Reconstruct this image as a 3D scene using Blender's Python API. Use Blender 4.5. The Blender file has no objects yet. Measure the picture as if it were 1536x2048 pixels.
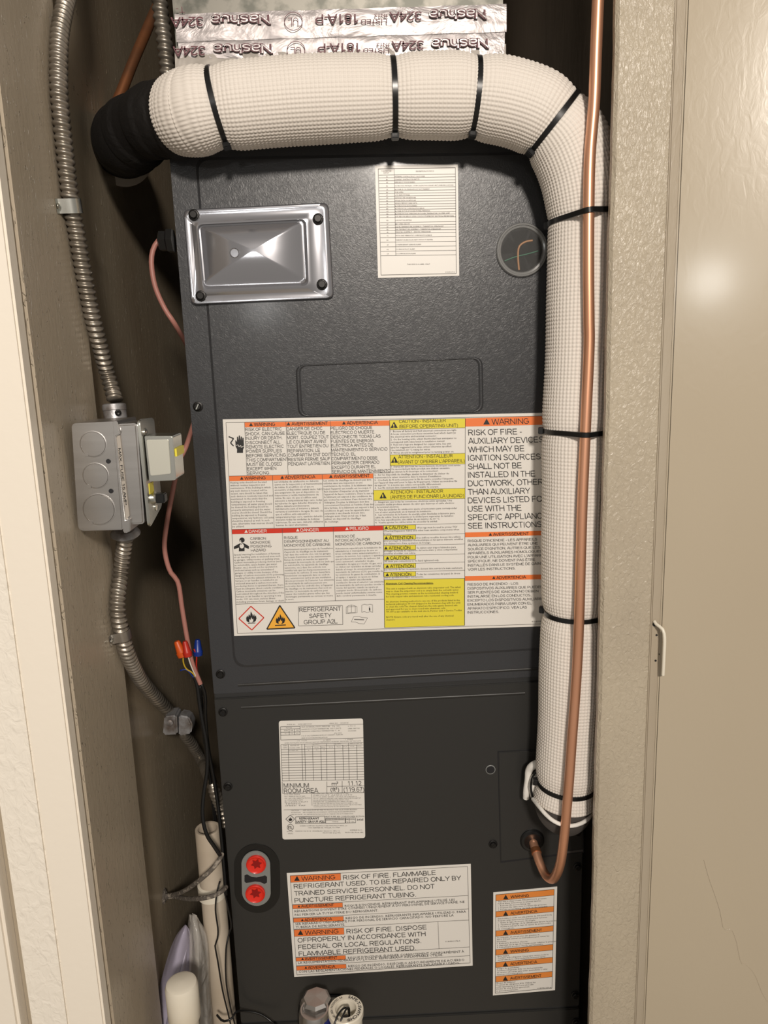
import bpy, bmesh, math, random
import numpy as np
from mathutils import Vector, Matrix
random.seed(5); rng = np.random.default_rng(5)
SC = bpy.context.scene; COL = SC.collection

# ------------------------------------------------------------------ camera
FPX = 1500.0
R3 = np.array([[0.9988603203748744, -0.035061178292141226, -0.03238478280566208],
               [-0.03864836119635551, -0.19601237875308483, -0.9798395029556592],
               [0.028006509197671583, 0.9799744186213862, -0.19714404452135204]])
CAM = np.array([0.18466434, -0.82980464, 1.5])
cd = bpy.data.cameras.new('camera'); cam = bpy.data.objects.new('camera', cd); COL.objects.link(cam)
cd.sensor_fit = 'VERTICAL'; cd.sensor_height = 36.0; cd.lens = FPX / 2048 * 36.0
cd.clip_start = 0.02; cd.clip_end = 50
cam.matrix_world = Matrix([[R3[0][0], -R3[1][0], -R3[2][0], CAM[0]],
                           [R3[0][1], -R3[1][1], -R3[2][1], CAM[1]],
                           [R3[0][2], -R3[1][2], -R3[2][2], CAM[2]], [0, 0, 0, 1]])
SC.camera = cam

# ------------------------------------------------------------------ light
w = bpy.data.worlds.new('hallway_air'); SC.world = w; w.use_nodes = True
bg = w.node_tree.nodes['Background']; bg.inputs[0].default_value = (1.0, 0.93, 0.84, 1); bg.inputs[1].default_value = 0.28
def area(name, loc, target, size, power, color, shape='DISK', sy=None):
    l = bpy.data.lights.new(name, 'AREA'); l.shape = shape; l.size = size
    if sy: l.size_y = sy
    l.energy = power; l.color = color
    o = bpy.data.objects.new(name, l); COL.objects.link(o); o.location = loc
    o.rotation_euler = (Vector(target) - Vector(loc)).to_track_quat('-Z', 'Y').to_euler(); return o
area('ceiling_lamp', (0.40, -2.3, 2.33), (0.2, 0, 1.3), 0.26, 45, (1.0, 0.91, 0.815))
area('hall_lamp', (-0.27, -3.0, 1.80), (0.2, 0, 1.4), 0.17, 2.6, (0.96, 0.95, 0.92))
vs = SC.view_settings; vs.view_transform = 'Standard'; vs.look = 'None'; vs.gamma = 1; vs.exposure = 0.12
try: vs.use_curve_mapping = False
except Exception: pass

# ------------------------------------------------------------------ helpers
def ray(px, py): return R3.T @ np.array([px - 768.0, py - 1024.0, FPX])
def P(px, py, Y=0.0):                       # point of the picture on the plane Y (parallel to the cabinet front)
    r = ray(px, py); return CAM + r * ((Y - CAM[1]) / r[1])
def PX(px, py, X):                          # the same on a side wall's plane X
    r = ray(px, py); return CAM + r * ((X - CAM[0]) / r[0])
def Pd(px, py, d):                          # at a camera depth d
    return CAM + ray(px, py) * (d / FPX)

def tree(m): return m.node_tree.nodes, m.node_tree.links
def mat(name, col, rough=0.5, metal=0.0, bump=None, coat=0.0, var=None, trans=0.0, ior=1.45, stretch=(1, 1, 1), spec=0.5, alpha=1.0, specks=None):
    """bump=(scale, strength, distance, detail, distortion); var=(scale, second colour, low, high)"""
    m = bpy.data.materials.new(name); m.use_nodes = True; N, L = tree(m); b = N['Principled BSDF']
    b.inputs['Base Color'].default_value = (*col, 1); b.inputs['Roughness'].default_value = rough
    b.inputs['Metallic'].default_value = metal; b.inputs['Coat Weight'].default_value = coat; b.inputs['Coat Roughness'].default_value = 0.12
    b.inputs['Transmission Weight'].default_value = trans; b.inputs['IOR'].default_value = ior
    b.inputs['Specular IOR Level'].default_value = spec; b.inputs['Alpha'].default_value = alpha
    if bump or var:
        tc = N.new('ShaderNodeTexCoord'); mp = N.new('ShaderNodeMapping'); mp.inputs['Scale'].default_value = stretch
        L.new(tc.outputs['Object'], mp.inputs[0])
    if bump:
        n = N.new('ShaderNodeTexNoise'); n.inputs['Scale'].default_value = bump[0]
        n.inputs['Detail'].default_value = bump[3] if len(bump) > 3 else 2
        n.inputs['Distortion'].default_value = bump[4] if len(bump) > 4 else 0
        bp = N.new('ShaderNodeBump'); bp.inputs['Strength'].default_value = bump[1]; bp.inputs['Distance'].default_value = bump[2]
        L.new(mp.outputs[0], n.inputs['Vector']); L.new(n.outputs[0], bp.inputs['Height']); L.new(bp.outputs[0], b.inputs['Normal'])
    if specks:
        n = N.new('ShaderNodeTexNoise'); n.inputs['Scale'].default_value = specks[0]; n.inputs['Detail'].default_value = 1; n.inputs['Distortion'].default_value = 2.5
        r = N.new('ShaderNodeMapRange'); r.inputs['From Min'].default_value = specks[1]; r.inputs['From Max'].default_value = specks[1]+.07
        b2 = N.new('ShaderNodeBump'); b2.inputs['Strength'].default_value = specks[2]; b2.inputs['Distance'].default_value = .002
        L.new(mp.outputs[0], n.inputs['Vector']); L.new(n.outputs[0], r.inputs[0]); L.new(r.outputs[0], b2.inputs['Height']); L.new(bp.outputs[0], b2.inputs['Normal']); L.new(b2.outputs[0], b.inputs['Normal'])
    if var:
        n = N.new('ShaderNodeTexNoise'); n.inputs['Scale'].default_value = var[0]; n.inputs['Detail'].default_value = 4
        L.new(mp.outputs[0], n.inputs['Vector'])
        r = N.new('ShaderNodeValToRGB'); r.color_ramp.elements[0].position = var[2]; r.color_ramp.elements[1].position = var[3]
        r.color_ramp.elements[0].color = (*col, 1); r.color_ramp.elements[1].color = (*var[1], 1)
        L.new(n.outputs[0], r.inputs[0]); L.new(r.outputs[0], b.inputs['Base Color'])
    return m

M = {}
M['taupe'] = mat('taupe_wall_paint', (.40, .345, .265), .36, bump=(190, .3, .0012, 3, .6), stretch=(1, 1, .35), spec=.5, var=(9, (.36, .30, .22), .35, .75))
M['taupe_side'] = mat('taupe_brushed_paint', (.43, .37, .285), .30, bump=(150, .25, .0012, 4, 1.0), stretch=(1, 1, .30), spec=.6, var=(7, (.37, .31, .23), .35, .8), specks=(210, .66, .8))
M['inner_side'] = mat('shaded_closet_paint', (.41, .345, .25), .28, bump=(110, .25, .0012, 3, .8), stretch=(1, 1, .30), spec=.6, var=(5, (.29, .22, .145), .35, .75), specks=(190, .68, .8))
M['taupe_rough'] = mat('taupe_textured_plaster', (.45, .39, .295), .29, bump=(230, .62, .0025, 4, 1.2), stretch=(1, 1, .6), var=(12, (.39, .335, .255), .4, .8))
M['taupe_door'] = mat('taupe_gloss_door_paint', (.46, .395, .295), .24, bump=(110, .14, .0008, 3, 1.0), stretch=(1, 1, .5), spec=.5, coat=.35, var=(3, (.42, .355, .26), .3, .75))
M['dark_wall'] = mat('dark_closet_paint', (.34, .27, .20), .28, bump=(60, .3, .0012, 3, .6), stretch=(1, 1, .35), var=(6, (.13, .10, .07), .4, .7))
M['cream'] = mat('cream_trim_paint', (.80, .735, .635), .42, bump=(120, .18, .001, 2, .3))
M['cream_rough'] = mat('cream_textured_plaster', (.80, .745, .655), .4, bump=(110, .75, .0025, 3, .8), stretch=(1, 1, .7))
M['cab'] = mat('charcoal_cabinet_enamel', (.039, .040, .043), .33, bump=(170, .22, .0010, 4, 3.2), spec=.42, coat=.14)
M['cab_low'] = mat('charcoal_smooth_shaded_enamel', (.026, .0255, .024), .38, bump=(160, .10, .0006, 2, .5), spec=.5)  # smooth lower enamel; light falloff toward the base is painted into its colour
M['cab_edge'] = mat('charcoal_edge_enamel', (.028, .028, .028), .36)
M['black'] = mat('black_plastic', (.008, .008, .008), .28)
M['black_gloss'] = mat('black_plastic_grey_sheen', (.36, .36, .385), .17, metal=.75, coat=.8, spec=.9, bump=(20, .12, .0025, 1, .4))  # black plastic; the grey metallic base stands in for the bright room reflected
M['black_soft'] = mat('black_cloth_tape', (.006, .005, .0045), .62, bump=(70, .6, .003, 3, .5))
M['screw'] = mat('black_oxide_screw', (.020, .019, .018), .38, metal=.6)
M['white'] = mat('white_label_film', (.74, .71, .66), .38)
M['ink'] = mat('black_ink', (.016, .015, .015), .5)
M['ink_soft'] = mat('fine_black_ink', (.07, .065, .06), .5)
M['orange'] = mat('orange_ink', (.80, .19, .045), .42)
M['orange2'] = mat('amber_orange_ink', (.76, .25, .05), .42)
M['red_ink'] = mat('red_ink', (.60, .035, .015), .42)
M['yellow'] = mat('yellow_ink', (.72, .62, .05), .42)
M['amber'] = mat('amber_ink', (.84, .42, .05), .42)
M['red_plastic'] = mat('red_cap_plastic', (.72, .025, .012), .25, coat=.3)
M['red_dark'] = mat('red_socket_shade', (.26, .004, .003), .4)  # plug red darkened to paint in the shade of the star sockets
M['gray_plastic'] = mat('light_grey_plastic', (.21, .215, .205), .35)
M['sleeve'] = mat('off_white_foam_sleeve', (.715, .66, .60), .62, var=(3.2, (.73, .675, .61), .3, .8))
M['foam_white'] = mat('white_torn_foam', (.80, .77, .72), .7, bump=(160, .5, .001, 3, 0))
M['foam_gray'] = mat('dark_grey_foam', (.075, .066, .06), .8, bump=(300, .4, .001, 2, 0))
M['copper'] = mat('bright_copper', (.82, .43, .27), .34, metal=.75, var=(14, (.66, .31, .17), .42, .75), stretch=(1, 1, .25))
M['copper_old'] = mat('dull_copper', (.33, .13, .055), .45, metal=.7, bump=(60, .3, .001), var=(20, (.18, .09, .05), .4, .7))
M['flex'] = mat('galvanised_flexible_steel', (.33, .295, .25), .36, metal=.75, var=(40, (.21, .185, .15), .4, .7))
M['galv'] = mat('galvanised_box_steel', (.58, .56, .54), .34, metal=1.0, bump=(90, .25, .0006, 2), stretch=(.15, .15, 1), var=(26, (.40, .385, .37), .3, .75))
M['zinc'] = mat('bright_zinc_steel', (.62, .62, .57), .27, metal=1.0)
M['tin_panel'] = mat('pale_tinned_panel', (.62, .61, .53), .36, metal=.55)
M['tag_metal'] = mat('plain_tag_metal', (.42, .38, .33), .45, metal=.3)
M['cast'] = mat('rough_cast_zinc', (.36, .36, .37), .45, metal=.6, bump=(120, .5, .001, 3), var=(60, (.15, .12, .10), .45, .7))
M['foil'] = mat('aluminium_foil_tape', (.43, .395, .39), .42, metal=.45, bump=(15, .32, .008, 4, 2.2), stretch=(1, 1, 1.6))
M['foil_dull'] = mat('dull_scrim_foil', (.34, .31, .275), .5, metal=.2, bump=(18, .5, .007, 3, .8))
M['sheet'] = mat('spangled_galvanised_sheet', (.20, .19, .165), .42, metal=.6, var=(55, (.10, .10, .085), .42, .6))
M['purple_ink'] = mat('dull_purple_ink', (.13, .04, .05), .5)
M['pink'] = mat('dusty_pink_cable_jacket', (.36, .16, .13), .45)
M['pvc'] = mat('off_white_pvc', (.74, .69, .58), .32, bump=(200, .05, .0005), var=(20, (.70, .63, .50), .5, .8))
M['pvc_old'] = mat('aged_pvc', (.52, .45, .36), .38, var=(12, (.40, .33, .25), .4, .7))
M['dust'] = mat('dusty_grey_cable', (.11, .095, .08), .8, bump=(350, .9, .0015, 3), var=(220, (.32, .28, .23), .5, .65))
M['nut_orange'] = mat('orange_wire_nut_plastic', (.55, .08, .01), .4)
M['nut_red'] = mat('red_wire_nut_plastic', (.42, .02, .01), .4)
M['nut_blue'] = mat('blue_wire_nut_plastic', (.008, .03, .22), .35)
M['wire_yellow'] = mat('yellow_wire', (.45, .30, .02), .45)
M['wire_white'] = mat('white_wire', (.6, .56, .5), .45)
M['lavender'] = mat('lavender_plastic_sheet', (.40, .37, .47), .28, bump=(30, .5, .004, 2), alpha=.85)
M['bag'] = mat('clear_crumpled_plastic', (.80, .76, .70), .16, bump=(26, 1.0, .010, 4, 1), alpha=.30)
M['glass'] = mat('clear_acrylic', (.30, .30, .29), .06, alpha=.10, coat=1.0, spec=.9)
M['glass_rim'] = mat('moulded_acrylic_rim', (.30, .30, .29), .12, alpha=.6, coat=1.0, spec=.9)
M['deep'] = mat('painted_recess_shade', (.012, .012, .014), .5)  # near-black that paints in the shade of holes, slots and recesses
M['blue_glue'] = mat('blue_primer', (.012, .02, .16), .35)
M['tan_wire'] = mat('tan_tubing', (.42, .22, .11), .45)
M['green_wire'] = mat('green_wire', (.05, .16, .10), .45)

ORG = {}
def link(o, parent=None, org=(0, 0, 0)):
    COL.objects.link(o); org = Vector(org); ORG[o.name] = org
    if parent is not None:
        o.parent = parent; o.location = org - ORG[parent.name]
    else: o.location = org
    return o
def thing(name, label, cat, org, group=None):
    o = bpy.data.objects.new(name, None); o.empty_display_size = .02; link(o, None, org)
    o['label'] = label; o['category'] = cat
    if group: o['group'] = group
    return o
def tag(o, label=None, cat=None, group=None, kind=None):
    for k, v in (('label', label), ('category', cat), ('group', group), ('kind', kind)):
        if v: o[k] = v
    return o
def mk(name, V, F, m, parent=None, smooth=False, org=(0, 0, 0), bevel=0, seg=2, ang=30, autos=None):
    me = bpy.data.meshes.new(name)
    V = np.asarray(V, dtype=float) - np.array(org, dtype=float)
    me.from_pydata(V.tolist(), [], [tuple(int(i) for i in f) for f in F]); me.update()
    if bevel:
        bm = bmesh.new(); bm.from_mesh(me); bmesh.ops.recalc_face_normals(bm, faces=bm.faces)
        ed = [e for e in bm.edges if len(e.link_faces) == 2 and e.calc_face_angle(0) > math.radians(ang)]
        bmesh.ops.bevel(bm, geom=ed, offset=bevel, segments=seg, affect='EDGES', clamp_overlap=True)
        bm.to_mesh(me); bm.free(); smooth = True; autos = autos or 40
    if smooth:
        me.shade_smooth()
        if autos: me.set_sharp_from_angle(angle=math.radians(autos))
    me.materials.append(M[m] if isinstance(m, str) else m)
    return link(bpy.data.objects.new(name, me), parent, org)
def fixn(o):
    bm = bmesh.new(); bm.from_mesh(o.data); bmesh.ops.recalc_face_normals(bm, faces=bm.faces); bm.to_mesh(o.data); bm.free(); return o
class MB:
    def __init__(s): s.V = []; s.F = []
    def add(s, V, F):
        k = len(s.V); s.V += [list(map(float, v)) for v in V]; s.F += [tuple(int(i) + k for i in f) for f in F]; return s
    def build(s, name, m, parent=None, **k): return fixn(mk(name, s.V, s.F, m, parent, **k))
def boxg(a, b):
    (x0, y0, z0), (x1, y1, z1) = a, b
    V = [(x0,y0,z0),(x1,y0,z0),(x1,y1,z0),(x0,y1,z0),(x0,y0,z1),(x1,y0,z1),(x1,y1,z1),(x0,y1,z1)]
    return V, [(3,2,1,0),(4,5,6,7),(0,1,5,4),(1,2,6,5),(2,3,7,6),(3,0,4,7)]
def box(name, a, b, m, parent=None, **k): V, F = boxg(a, b); return mk(name, V, F, m, parent, **k)
def prism(A, B):
    A = [list(p) for p in A]; B = [list(p) for p in B]; n = len(A)
    return A + B, [tuple(range(n)), tuple(range(2*n-1, n-1, -1))] + [(i, i+n, (i+1) % n + n, (i+1) % n) for i in range(n)]
def rnd(pts, r, n=6):                         # round the corners of a 2-D polygon
    out = []; pts = [np.array(p, float) for p in pts]; N_ = len(pts)
    rs = r if isinstance(r, (list, tuple)) else [r] * N_
    for i, p in enumerate(pts):
        a, b = pts[i-1], pts[(i+1) % N_]; da = (a-p)/np.linalg.norm(a-p); db = (b-p)/np.linalg.norm(b-p)
        q0, q1 = p + da*rs[i], p + db*rs[i]
        for t in np.linspace(0, 1, n): out.append((1-t)**2*q0 + 2*t*(1-t)*p + t*t*q1)
    return out
def plate(name, px, Yf, Yb, m, parent=None, bevel=0, **k):   # a sheet whose outline is measured on its front plane
    A = [P(x, y, Yf) for x, y in px]; B = [a + np.array([0, Yb-Yf, 0]) for a in A]
    V, F = prism(A, B); return fixn(mk(name, V, F, m, parent, bevel=bevel, **k))
def resample(pts, step=None, n=None):
    p = np.array(pts, float); q = np.vstack([2*p[0]-p[1], p, 2*p[-1]-p[-2]]); out = []
    for i in range(1, len(q)-2):
        for t in np.linspace(0, 1, 24, endpoint=False):
            a, b, c, d = q[i-1], q[i], q[i+1], q[i+2]
            out.append(.5*((2*b)+(-a+c)*t+(2*a-5*b+4*c-d)*t*t+(-a+3*b-3*c+d)*t**3))
    out.append(p[-1]); out = np.array(out)
    s = np.r_[0, np.cumsum(np.linalg.norm(np.diff(out, axis=0), axis=1))]
    if n is None: n = max(2, int(s[-1]/step)+1)
    u = np.linspace(0, s[-1], n)
    return np.stack([np.interp(u, s, out[:, k]) for k in range(3)], 1), u
def upto(pts, top, n=8):                       # carry a run straight on to a far end
    top = np.array(top, float); return [top*(1-t)+pts[0]*t for t in np.linspace(0, 1, n, endpoint=False)] + list(pts)
def frames(p):
    T = np.gradient(p, axis=0); T /= np.linalg.norm(T, axis=1)[:, None]
    n = np.cross(T[0], [0, 1, 0]); n = n if np.linalg.norm(n) > .1 else np.cross(T[0], [1, 0, 0]); n /= np.linalg.norm(n)
    Nn = [n]
    for i in range(1, len(p)):
        v = Nn[-1] - T[i]*np.dot(Nn[-1], T[i]); Nn.append(v/np.linalg.norm(v))
    Nn = np.array(Nn); return T, Nn, np.cross(T, Nn)
def tubeg(p, r, seg=12, caps=True, ph=0.0):
    p = np.asarray(p); n = len(p); T, Nn, B = frames(p); a = np.linspace(0, 2*np.pi, seg, endpoint=False)
    rr = r if isinstance(r, np.ndarray) and r.ndim == 2 else np.broadcast_to(np.asarray(r, float).reshape(-1, 1), (n, seg))
    V = p[:, None] + rr[..., None]*(np.cos(a)[None, :, None]*Nn[:, None] + np.sin(a)[None, :, None]*B[:, None])
    V = V.reshape(-1, 3); i = np.arange(n-1)[:, None]*seg; j = np.arange(seg)[None]; k = (j+1) % seg
    F = np.stack([i+j, i+k, i+seg+k, i+seg+j], -1).reshape(-1, 4).tolist()
    if caps: F += [list(range(seg-1, -1, -1)), list(range((n-1)*seg, n*seg))]
    return V, F
def tube(name, pts, r, m, parent=None, step=.006, seg=12, raw=False, **k):
    p = np.array(pts, float) if raw else resample(pts, step)[0]
    V, F = tubeg(p, r, seg); return fixn(mk(name, V, F, m, parent, smooth=True, autos=50, **k))
def lathe(name, c, ax, prof, m, parent=None, seg=32, smooth=True, sides=None, org=(0, 0, 0)):   # prof: (radius, distance along the axis)
    c = np.array(c, float); ax = np.array(ax, float); ax /= np.linalg.norm(ax)
    n = np.cross(ax, [0, 0, 1.]); n = n if np.linalg.norm(n) > .1 else np.array([1., 0, 0]); n /= np.linalg.norm(n); b = np.cross(ax, n)
    a = np.linspace(0, 2*np.pi, seg, endpoint=False); V = []; F = []
    for r, h in prof: V += [c + ax*h + r*(math.cos(t)*n + math.sin(t)*b) for t in a]
    for i in range(len(prof)-1):
        for j in range(seg): F.append((i*seg+j, i*seg+(j+1) % seg, (i+1)*seg+(j+1) % seg, (i+1)*seg+j))
    if prof[0][0] > 1e-6: F.append(tuple(range(seg)))
    if prof[-1][0] > 1e-6: F.append(tuple(range((len(prof)-1)*seg, len(prof)*seg)))
    return fixn(mk(name, V, F, m, parent, smooth=smooth, autos=35, org=org))

# ------------------------------------------------------------------ flat print
CAPH = .73
def _arc(cx, cy, rx, ry, a0, a1, n=9):
    n = int(n)
    return [(cx+rx*math.cos(math.radians(a0+(a1-a0)*i/(n-1))), cy+ry*math.sin(math.radians(a0+(a1-a0)*i/(n-1)))) for i in range(n)]
def _seg(t):                                   # 'x,y x,y|a cx cy rx ry a0 a1' : strokes split by ';', pieces of one stroke by '|'
    out = []
    for st in t.split(';'):
        p = []
        for pc in st.split('|'):
            if pc[0] == 'a': p += _arc(*map(float, pc[1:].split()))
            else: p += [tuple(map(float, q.split(','))) for q in pc.split()]
        out.append(p)
    return out
SF_ = {'A': (.93, '.02,0 .44,1 .50,1 .92,0;.17,.33 .77,.33'), 'B': (.93, '.11,.5 .52,.5|a .55 .27 .25 .22 90 -90|.11,.05 .11,.95 .5,.95|a .5 .725 .23 .225 90 -90'), 'C': (1.0, 'a .52 .5 .42 .46 38 322 17'),
 'D': (1.0, '.11,.05 .11,.95 .42,.95|a .46 .5 .42 .45 90 -90 13|.11,.05'), 'E': (.93, '.84,.05 .12,.05 .12,.95 .82,.95;.12,.52 .78,.52'), 'F': (.85, '.12,0 .12,.95 .78,.95;.12,.5 .7,.5'),
 'G': (1.08, 'a .54 .5 .43 .46 40 330 17|.95,.27 .95,.47 .57,.47'), 'H': (1.0, '.12,0 .12,1;.88,0 .88,1;.12,.53 .88,.53'), 'I': (.39, '.195,0 .195,1'), 'J': (.7, 'a .3 .28 .23 .24 190 360|.53,1'),
 'K': (.93, '.12,0 .12,1;.86,1 .14,.36;.4,.58 .88,0'), 'L': (.78, '.11,1 .11,.05 .74,.05'), 'M': (1.16, '.11,0 .11,.94 .15,.94 .58,.08 1.01,.94 1.05,.94 1.05,0'), 'N': (1.0, '.11,0 .11,.93 .15,.93 .85,.07 .89,.07 .89,1'),
 'O': (1.08, 'a .54 .5 .44 .46 0 360 21'), 'P': (.93, '.12,0 .12,.95 .5,.95|a .55 .69 .26 .26 90 -90|.12,.43'), 'Q': (1.08, 'a .54 .5 .44 .46 0 360 21;.6,.2 .98,-.06'),
 'R': (1.0, '.12,0 .12,.95 .55,.95|a .6 .715 .25 .235 90 -90|.12,.48;.48,.48 .64,.36 .9,0'), 'S': (.93, 'a .48 .73 .33 .22 15 215|a .46 .27 .37 .22 60 -165'), 'T': (.85, '.03,.95 .82,.95;.425,0 .425,.95'),
 'U': (1.0, '.12,1 .12,.4|a .5 .4 .38 .35 180 360|.88,1'), 'V': (.93, '.03,1 .445,.04 .485,.04 .9,1'), 'W': (1.32, '.04,1 .33,.05 .37,.05 .64,.94 .68,.94 .95,.05 .99,.05 1.28,1'), 'X': (.93, '.04,0 .88,1;.05,1 .9,0'),
 'Y': (.93, '.03,1 .465,.45 .9,1;.465,.45 .465,0'), 'Z': (.85, '.07,.95 .78,.95 .06,.05 .82,.05'), '0': (.78, 'a .39 .5 .31 .46 0 360 17'), '1': (.78, '.16,.74 .42,.94 .45,.94 .45,0'),
 '2': (.78, 'a .39 .7 .29 .25 170 -35|.1,.05 .72,.05'), '3': (.78, 'a .37 .73 .26 .22 160 -80|a .37 .28 .31 .23 85 -165'), '4': (.78, '.56,0 .56,.94 .52,.94 .05,.29 .74,.29'), '5': (.78, '.66,.95 .2,.95 .13,.5|a .38 .33 .31 .28 120 -155'),
 '6': (.78, 'a .42 .7 .27 .25 30 165|a .39 .32 .31 .27 180 -180 17'), '7': (.78, '.06,.95 .7,.95 .46,.55 .3,0'), '8': (.78, 'a .39 .73 .24 .22 0 360 15;a .39 .28 .31 .24 0 360 15'), '9': (.78, 'a .39 .67 .31 .28 0 360 15;.7,.67|a .38 .34 .3 .3 0 -140'),
 '.': (.39, '.195,-.01 .195,.11'), ',': (.39, '.195,.09 .195,0 .13,-.13'), '-': (.47, '.06,.36 .4,.36'), "'": (.27, '.135,.68 .135,1'), '(': (.47, 'a .62 .37 .5 .7 128 232'), ')': (.47, 'a -.15 .37 .5 .7 52 -52'), '!': (.39, '.195,.3 .195,1;.195,0 .195,.12'),
 'a': (.78, 'a .36 .52 .28 .2 150 0|.64,.05;.64,.34|a .34 .22 .27 .18 60 310|.64,.2'), 's': (.7, 'a .35 .54 .24 .17 20 215|a .35 .2 .27 .17 70 -165'), 'h': (.78, '.1,0 .1,1;a .39 .42 .28 .28 180 0|.67,0'), 'u': (.78, '.1,.72 .1,.3|a .38 .3 .28 .26 180 360;.66,.72 .66,0'),
 'i': (.31, '.155,0 .155,.72;.155,.86 .155,1'), 'f': (.39, '.17,0 .17,.85 .24,.95 .38,.95;.03,.66 .36,.66'), 't': (.39, '.17,.95 .17,.12 .25,.04 .38,.05;.03,.66 .36,.66'), 'm': (1.16, '.1,0 .1,.72;a .34 .46 .24 .22 180 0|.58,0;a .82 .46 .24 .22 180 0|1.06,0'), ' ': (.36, '')}
_AC = {'É': ('E', 1), 'È': ('E', -1), 'À': ('A', -1), 'Ó': ('O', 1), 'Í': ('I', 1), 'Ú': ('U', 1), 'Ê': ('E', 2), 'Ñ': ('N', 2)}
_KS = {}
def strokes(s, wd):
    V, F, x = [], [], 0.0
    for ch in s:
        ac = 0
        if ch in _AC: ch, ac = _AC[ch]
        if ch == '²':
            w0, d = SF_['2']; st = [[(a*.5, .55+b*.5) for a, b in p] for p in _seg(d)]; w0 = .4
        else:
            if ch not in SF_: return None
            w0, d = SF_[ch]; st = _seg(d) if d else []
        if ac == 1: st = st+[[(w0*.45, 1.1), (w0*.62, 1.27)]]
        elif ac == -1: st = st+[[(w0*.55, 1.1), (w0*.38, 1.27)]]
        elif ac == 2: st = st+[[(w0*.3, 1.12), (w0*.5, 1.26), (w0*.7, 1.12)]]
        for p in st:
            p = [q for i, q in enumerate(p) if i == 0 or math.hypot(q[0]-p[i-1][0], q[1]-p[i-1][1]) > 1e-3]; n = len(p); k = len(V)
            for i in range(n):
                a, b = p[max(0, i-1)], p[min(n-1, i+1)]; c = p[i]
                d1 = (c[0]-a[0], c[1]-a[1]); d2 = (b[0]-c[0], b[1]-c[1]); l1, l2 = math.hypot(*d1) or 1, math.hypot(*d2) or 1
                tx, ty = d1[0]/l1+d2[0]/l2, d1[1]/l1+d2[1]/l2; l = math.hypot(tx, ty) or 1; tx /= l; ty /= l
                cs = (tx*d1[0]/l1+ty*d1[1]/l1) if i else 1; m = wd/2/max(.45, cs)
                V += [(x+c[0]-ty*m, c[1]+tx*m, 0), (x+c[0]+ty*m, c[1]-tx*m, 0)]
                if i: F.append((k+2*i-2, k+2*i-1, k+2*i+1, k+2*i))
        x += w0
    return np.array(V)*[CAPH, CAPH, 1] if V else np.zeros((0, 3)), F
_tc = {}
def glyphs(s, bold=False, outline=0, res=2):
    key = (s, bold, outline, res)
    if key in _tc: return _tc[key]
    if res == 2:
        r_ = strokes(s, outline or (.155 if bold else .115))
        if r_ is not None: _tc[key] = r_; return r_
    c = bpy.data.curves.new('t', 'FONT'); c.body = s; c.size = 1; c.resolution_u = res
    if bold: c.offset = .022
    if outline: c.fill_mode = 'NONE'; c.bevel_depth = outline; c.bevel_resolution = 0
    o = bpy.data.objects.new('t', c); me = bpy.data.meshes.new_from_object(o)
    V = np.empty(len(me.vertices)*3); me.vertices.foreach_get('co', V); V = V.reshape(-1, 3)
    F = [tuple(p.vertices) for p in me.polygons]
    bpy.data.objects.remove(o); bpy.data.curves.remove(c); bpy.data.meshes.remove(me)
    _tc[key] = (V, F); return V, F
CAPH = .73
def glw(s, **k):
    V, _ = glyphs(s, **k); return (V[:, 0].min(), V[:, 0].max()) if len(V) else (0, 1)
def text(mb, s, o, cap, width=None, ang=0.0, lean=.075, Y=-.001, ws=None, flip=False, bold=False, outline=0, res=2):
    """one line of lettering: o = start of its baseline, cap = height of a capital, width = its length, ang = slope of the baseline"""
    if not s.strip(): return
    V, F = glyphs(s, bold=bold, outline=outline, res=res)
    if not len(V): return
    sy = cap/CAPH
    x0, x1 = V[:, 0].min(), V[:, 0].max(); sx = width/(x1-x0) if width else (ws or sy)
    u = (V[:, 0]-x0)*sx; v = V[:, 1]*sy
    if flip: u = -u; v = -v
    X = o[0] + u - v*lean; Yp = o[1] + u*ang - v
    mb.add([P(a, b, Y) for a, b in zip(X, Yp)], F)
def para(mb, lines, a, b, cap, ref, ang, c=None, **k):
    """lines of a paragraph: a = start of the first baseline, b = start of the last, ref = (line, its width)"""
    if c: a, b, cap, ref = c(*a), c(*b), cap/c.s, (ref[0], ref[1]/c.s)
    x0, x1 = glw(lines[ref[0]]); ws = ref[1]/(x1-x0); n = max(1, len(lines)-1)
    for i, s in enumerate(lines):
        t = i/n; text(mb, s, (a[0]*(1-t)+b[0]*t, a[1]*(1-t)+b[1]*t), cap, None, ang, ws=ws, **k)
class Crop:
    def __init__(s, x, y, k): s.x, s.y, s.s = x, y, k
    def __call__(s, a, b): return (s.x+a/s.s, s.y+b/s.s)
class Bands:                                   # coloured heading bands: each one a part of its own
    def __init__(s): s.q = []
    def build(s, name, m, parent):
        for V in s.q: mk(name, V, [tuple(range(len(V)))], m, parent)
def quad(mb, pts, Y):
    V = [P(x, y, Y) for x, y in pts]
    if isinstance(mb, Bands): mb.q.append(V)
    else: mb.add(V, [tuple(range(len(pts)))])
def line(mb, a, b, wd=.7, Y=-.0011):
    a = np.array(a, float); b = np.array(b, float); d = b-a; d /= np.linalg.norm(d); n = np.array([-d[1], d[0]])*wd/2
    quad(mb, [a-n, b-n, b+n, a+n], Y)
def rect(mb, pts, wd=.7, Y=-.0011):
    for i in range(len(pts)): line(mb, pts[i], pts[(i+1) % len(pts)], wd, Y)
def tri(mb, cx, cy, h, Y=-.0012, ang=0.0):
    quad(mb, [(cx-h*.56, cy+h*.45), (cx, cy-h*.55), (cx+h*.56, cy+h*.45-.02*h)], Y)
def hw(o): return tag(o, kind=None)

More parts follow.
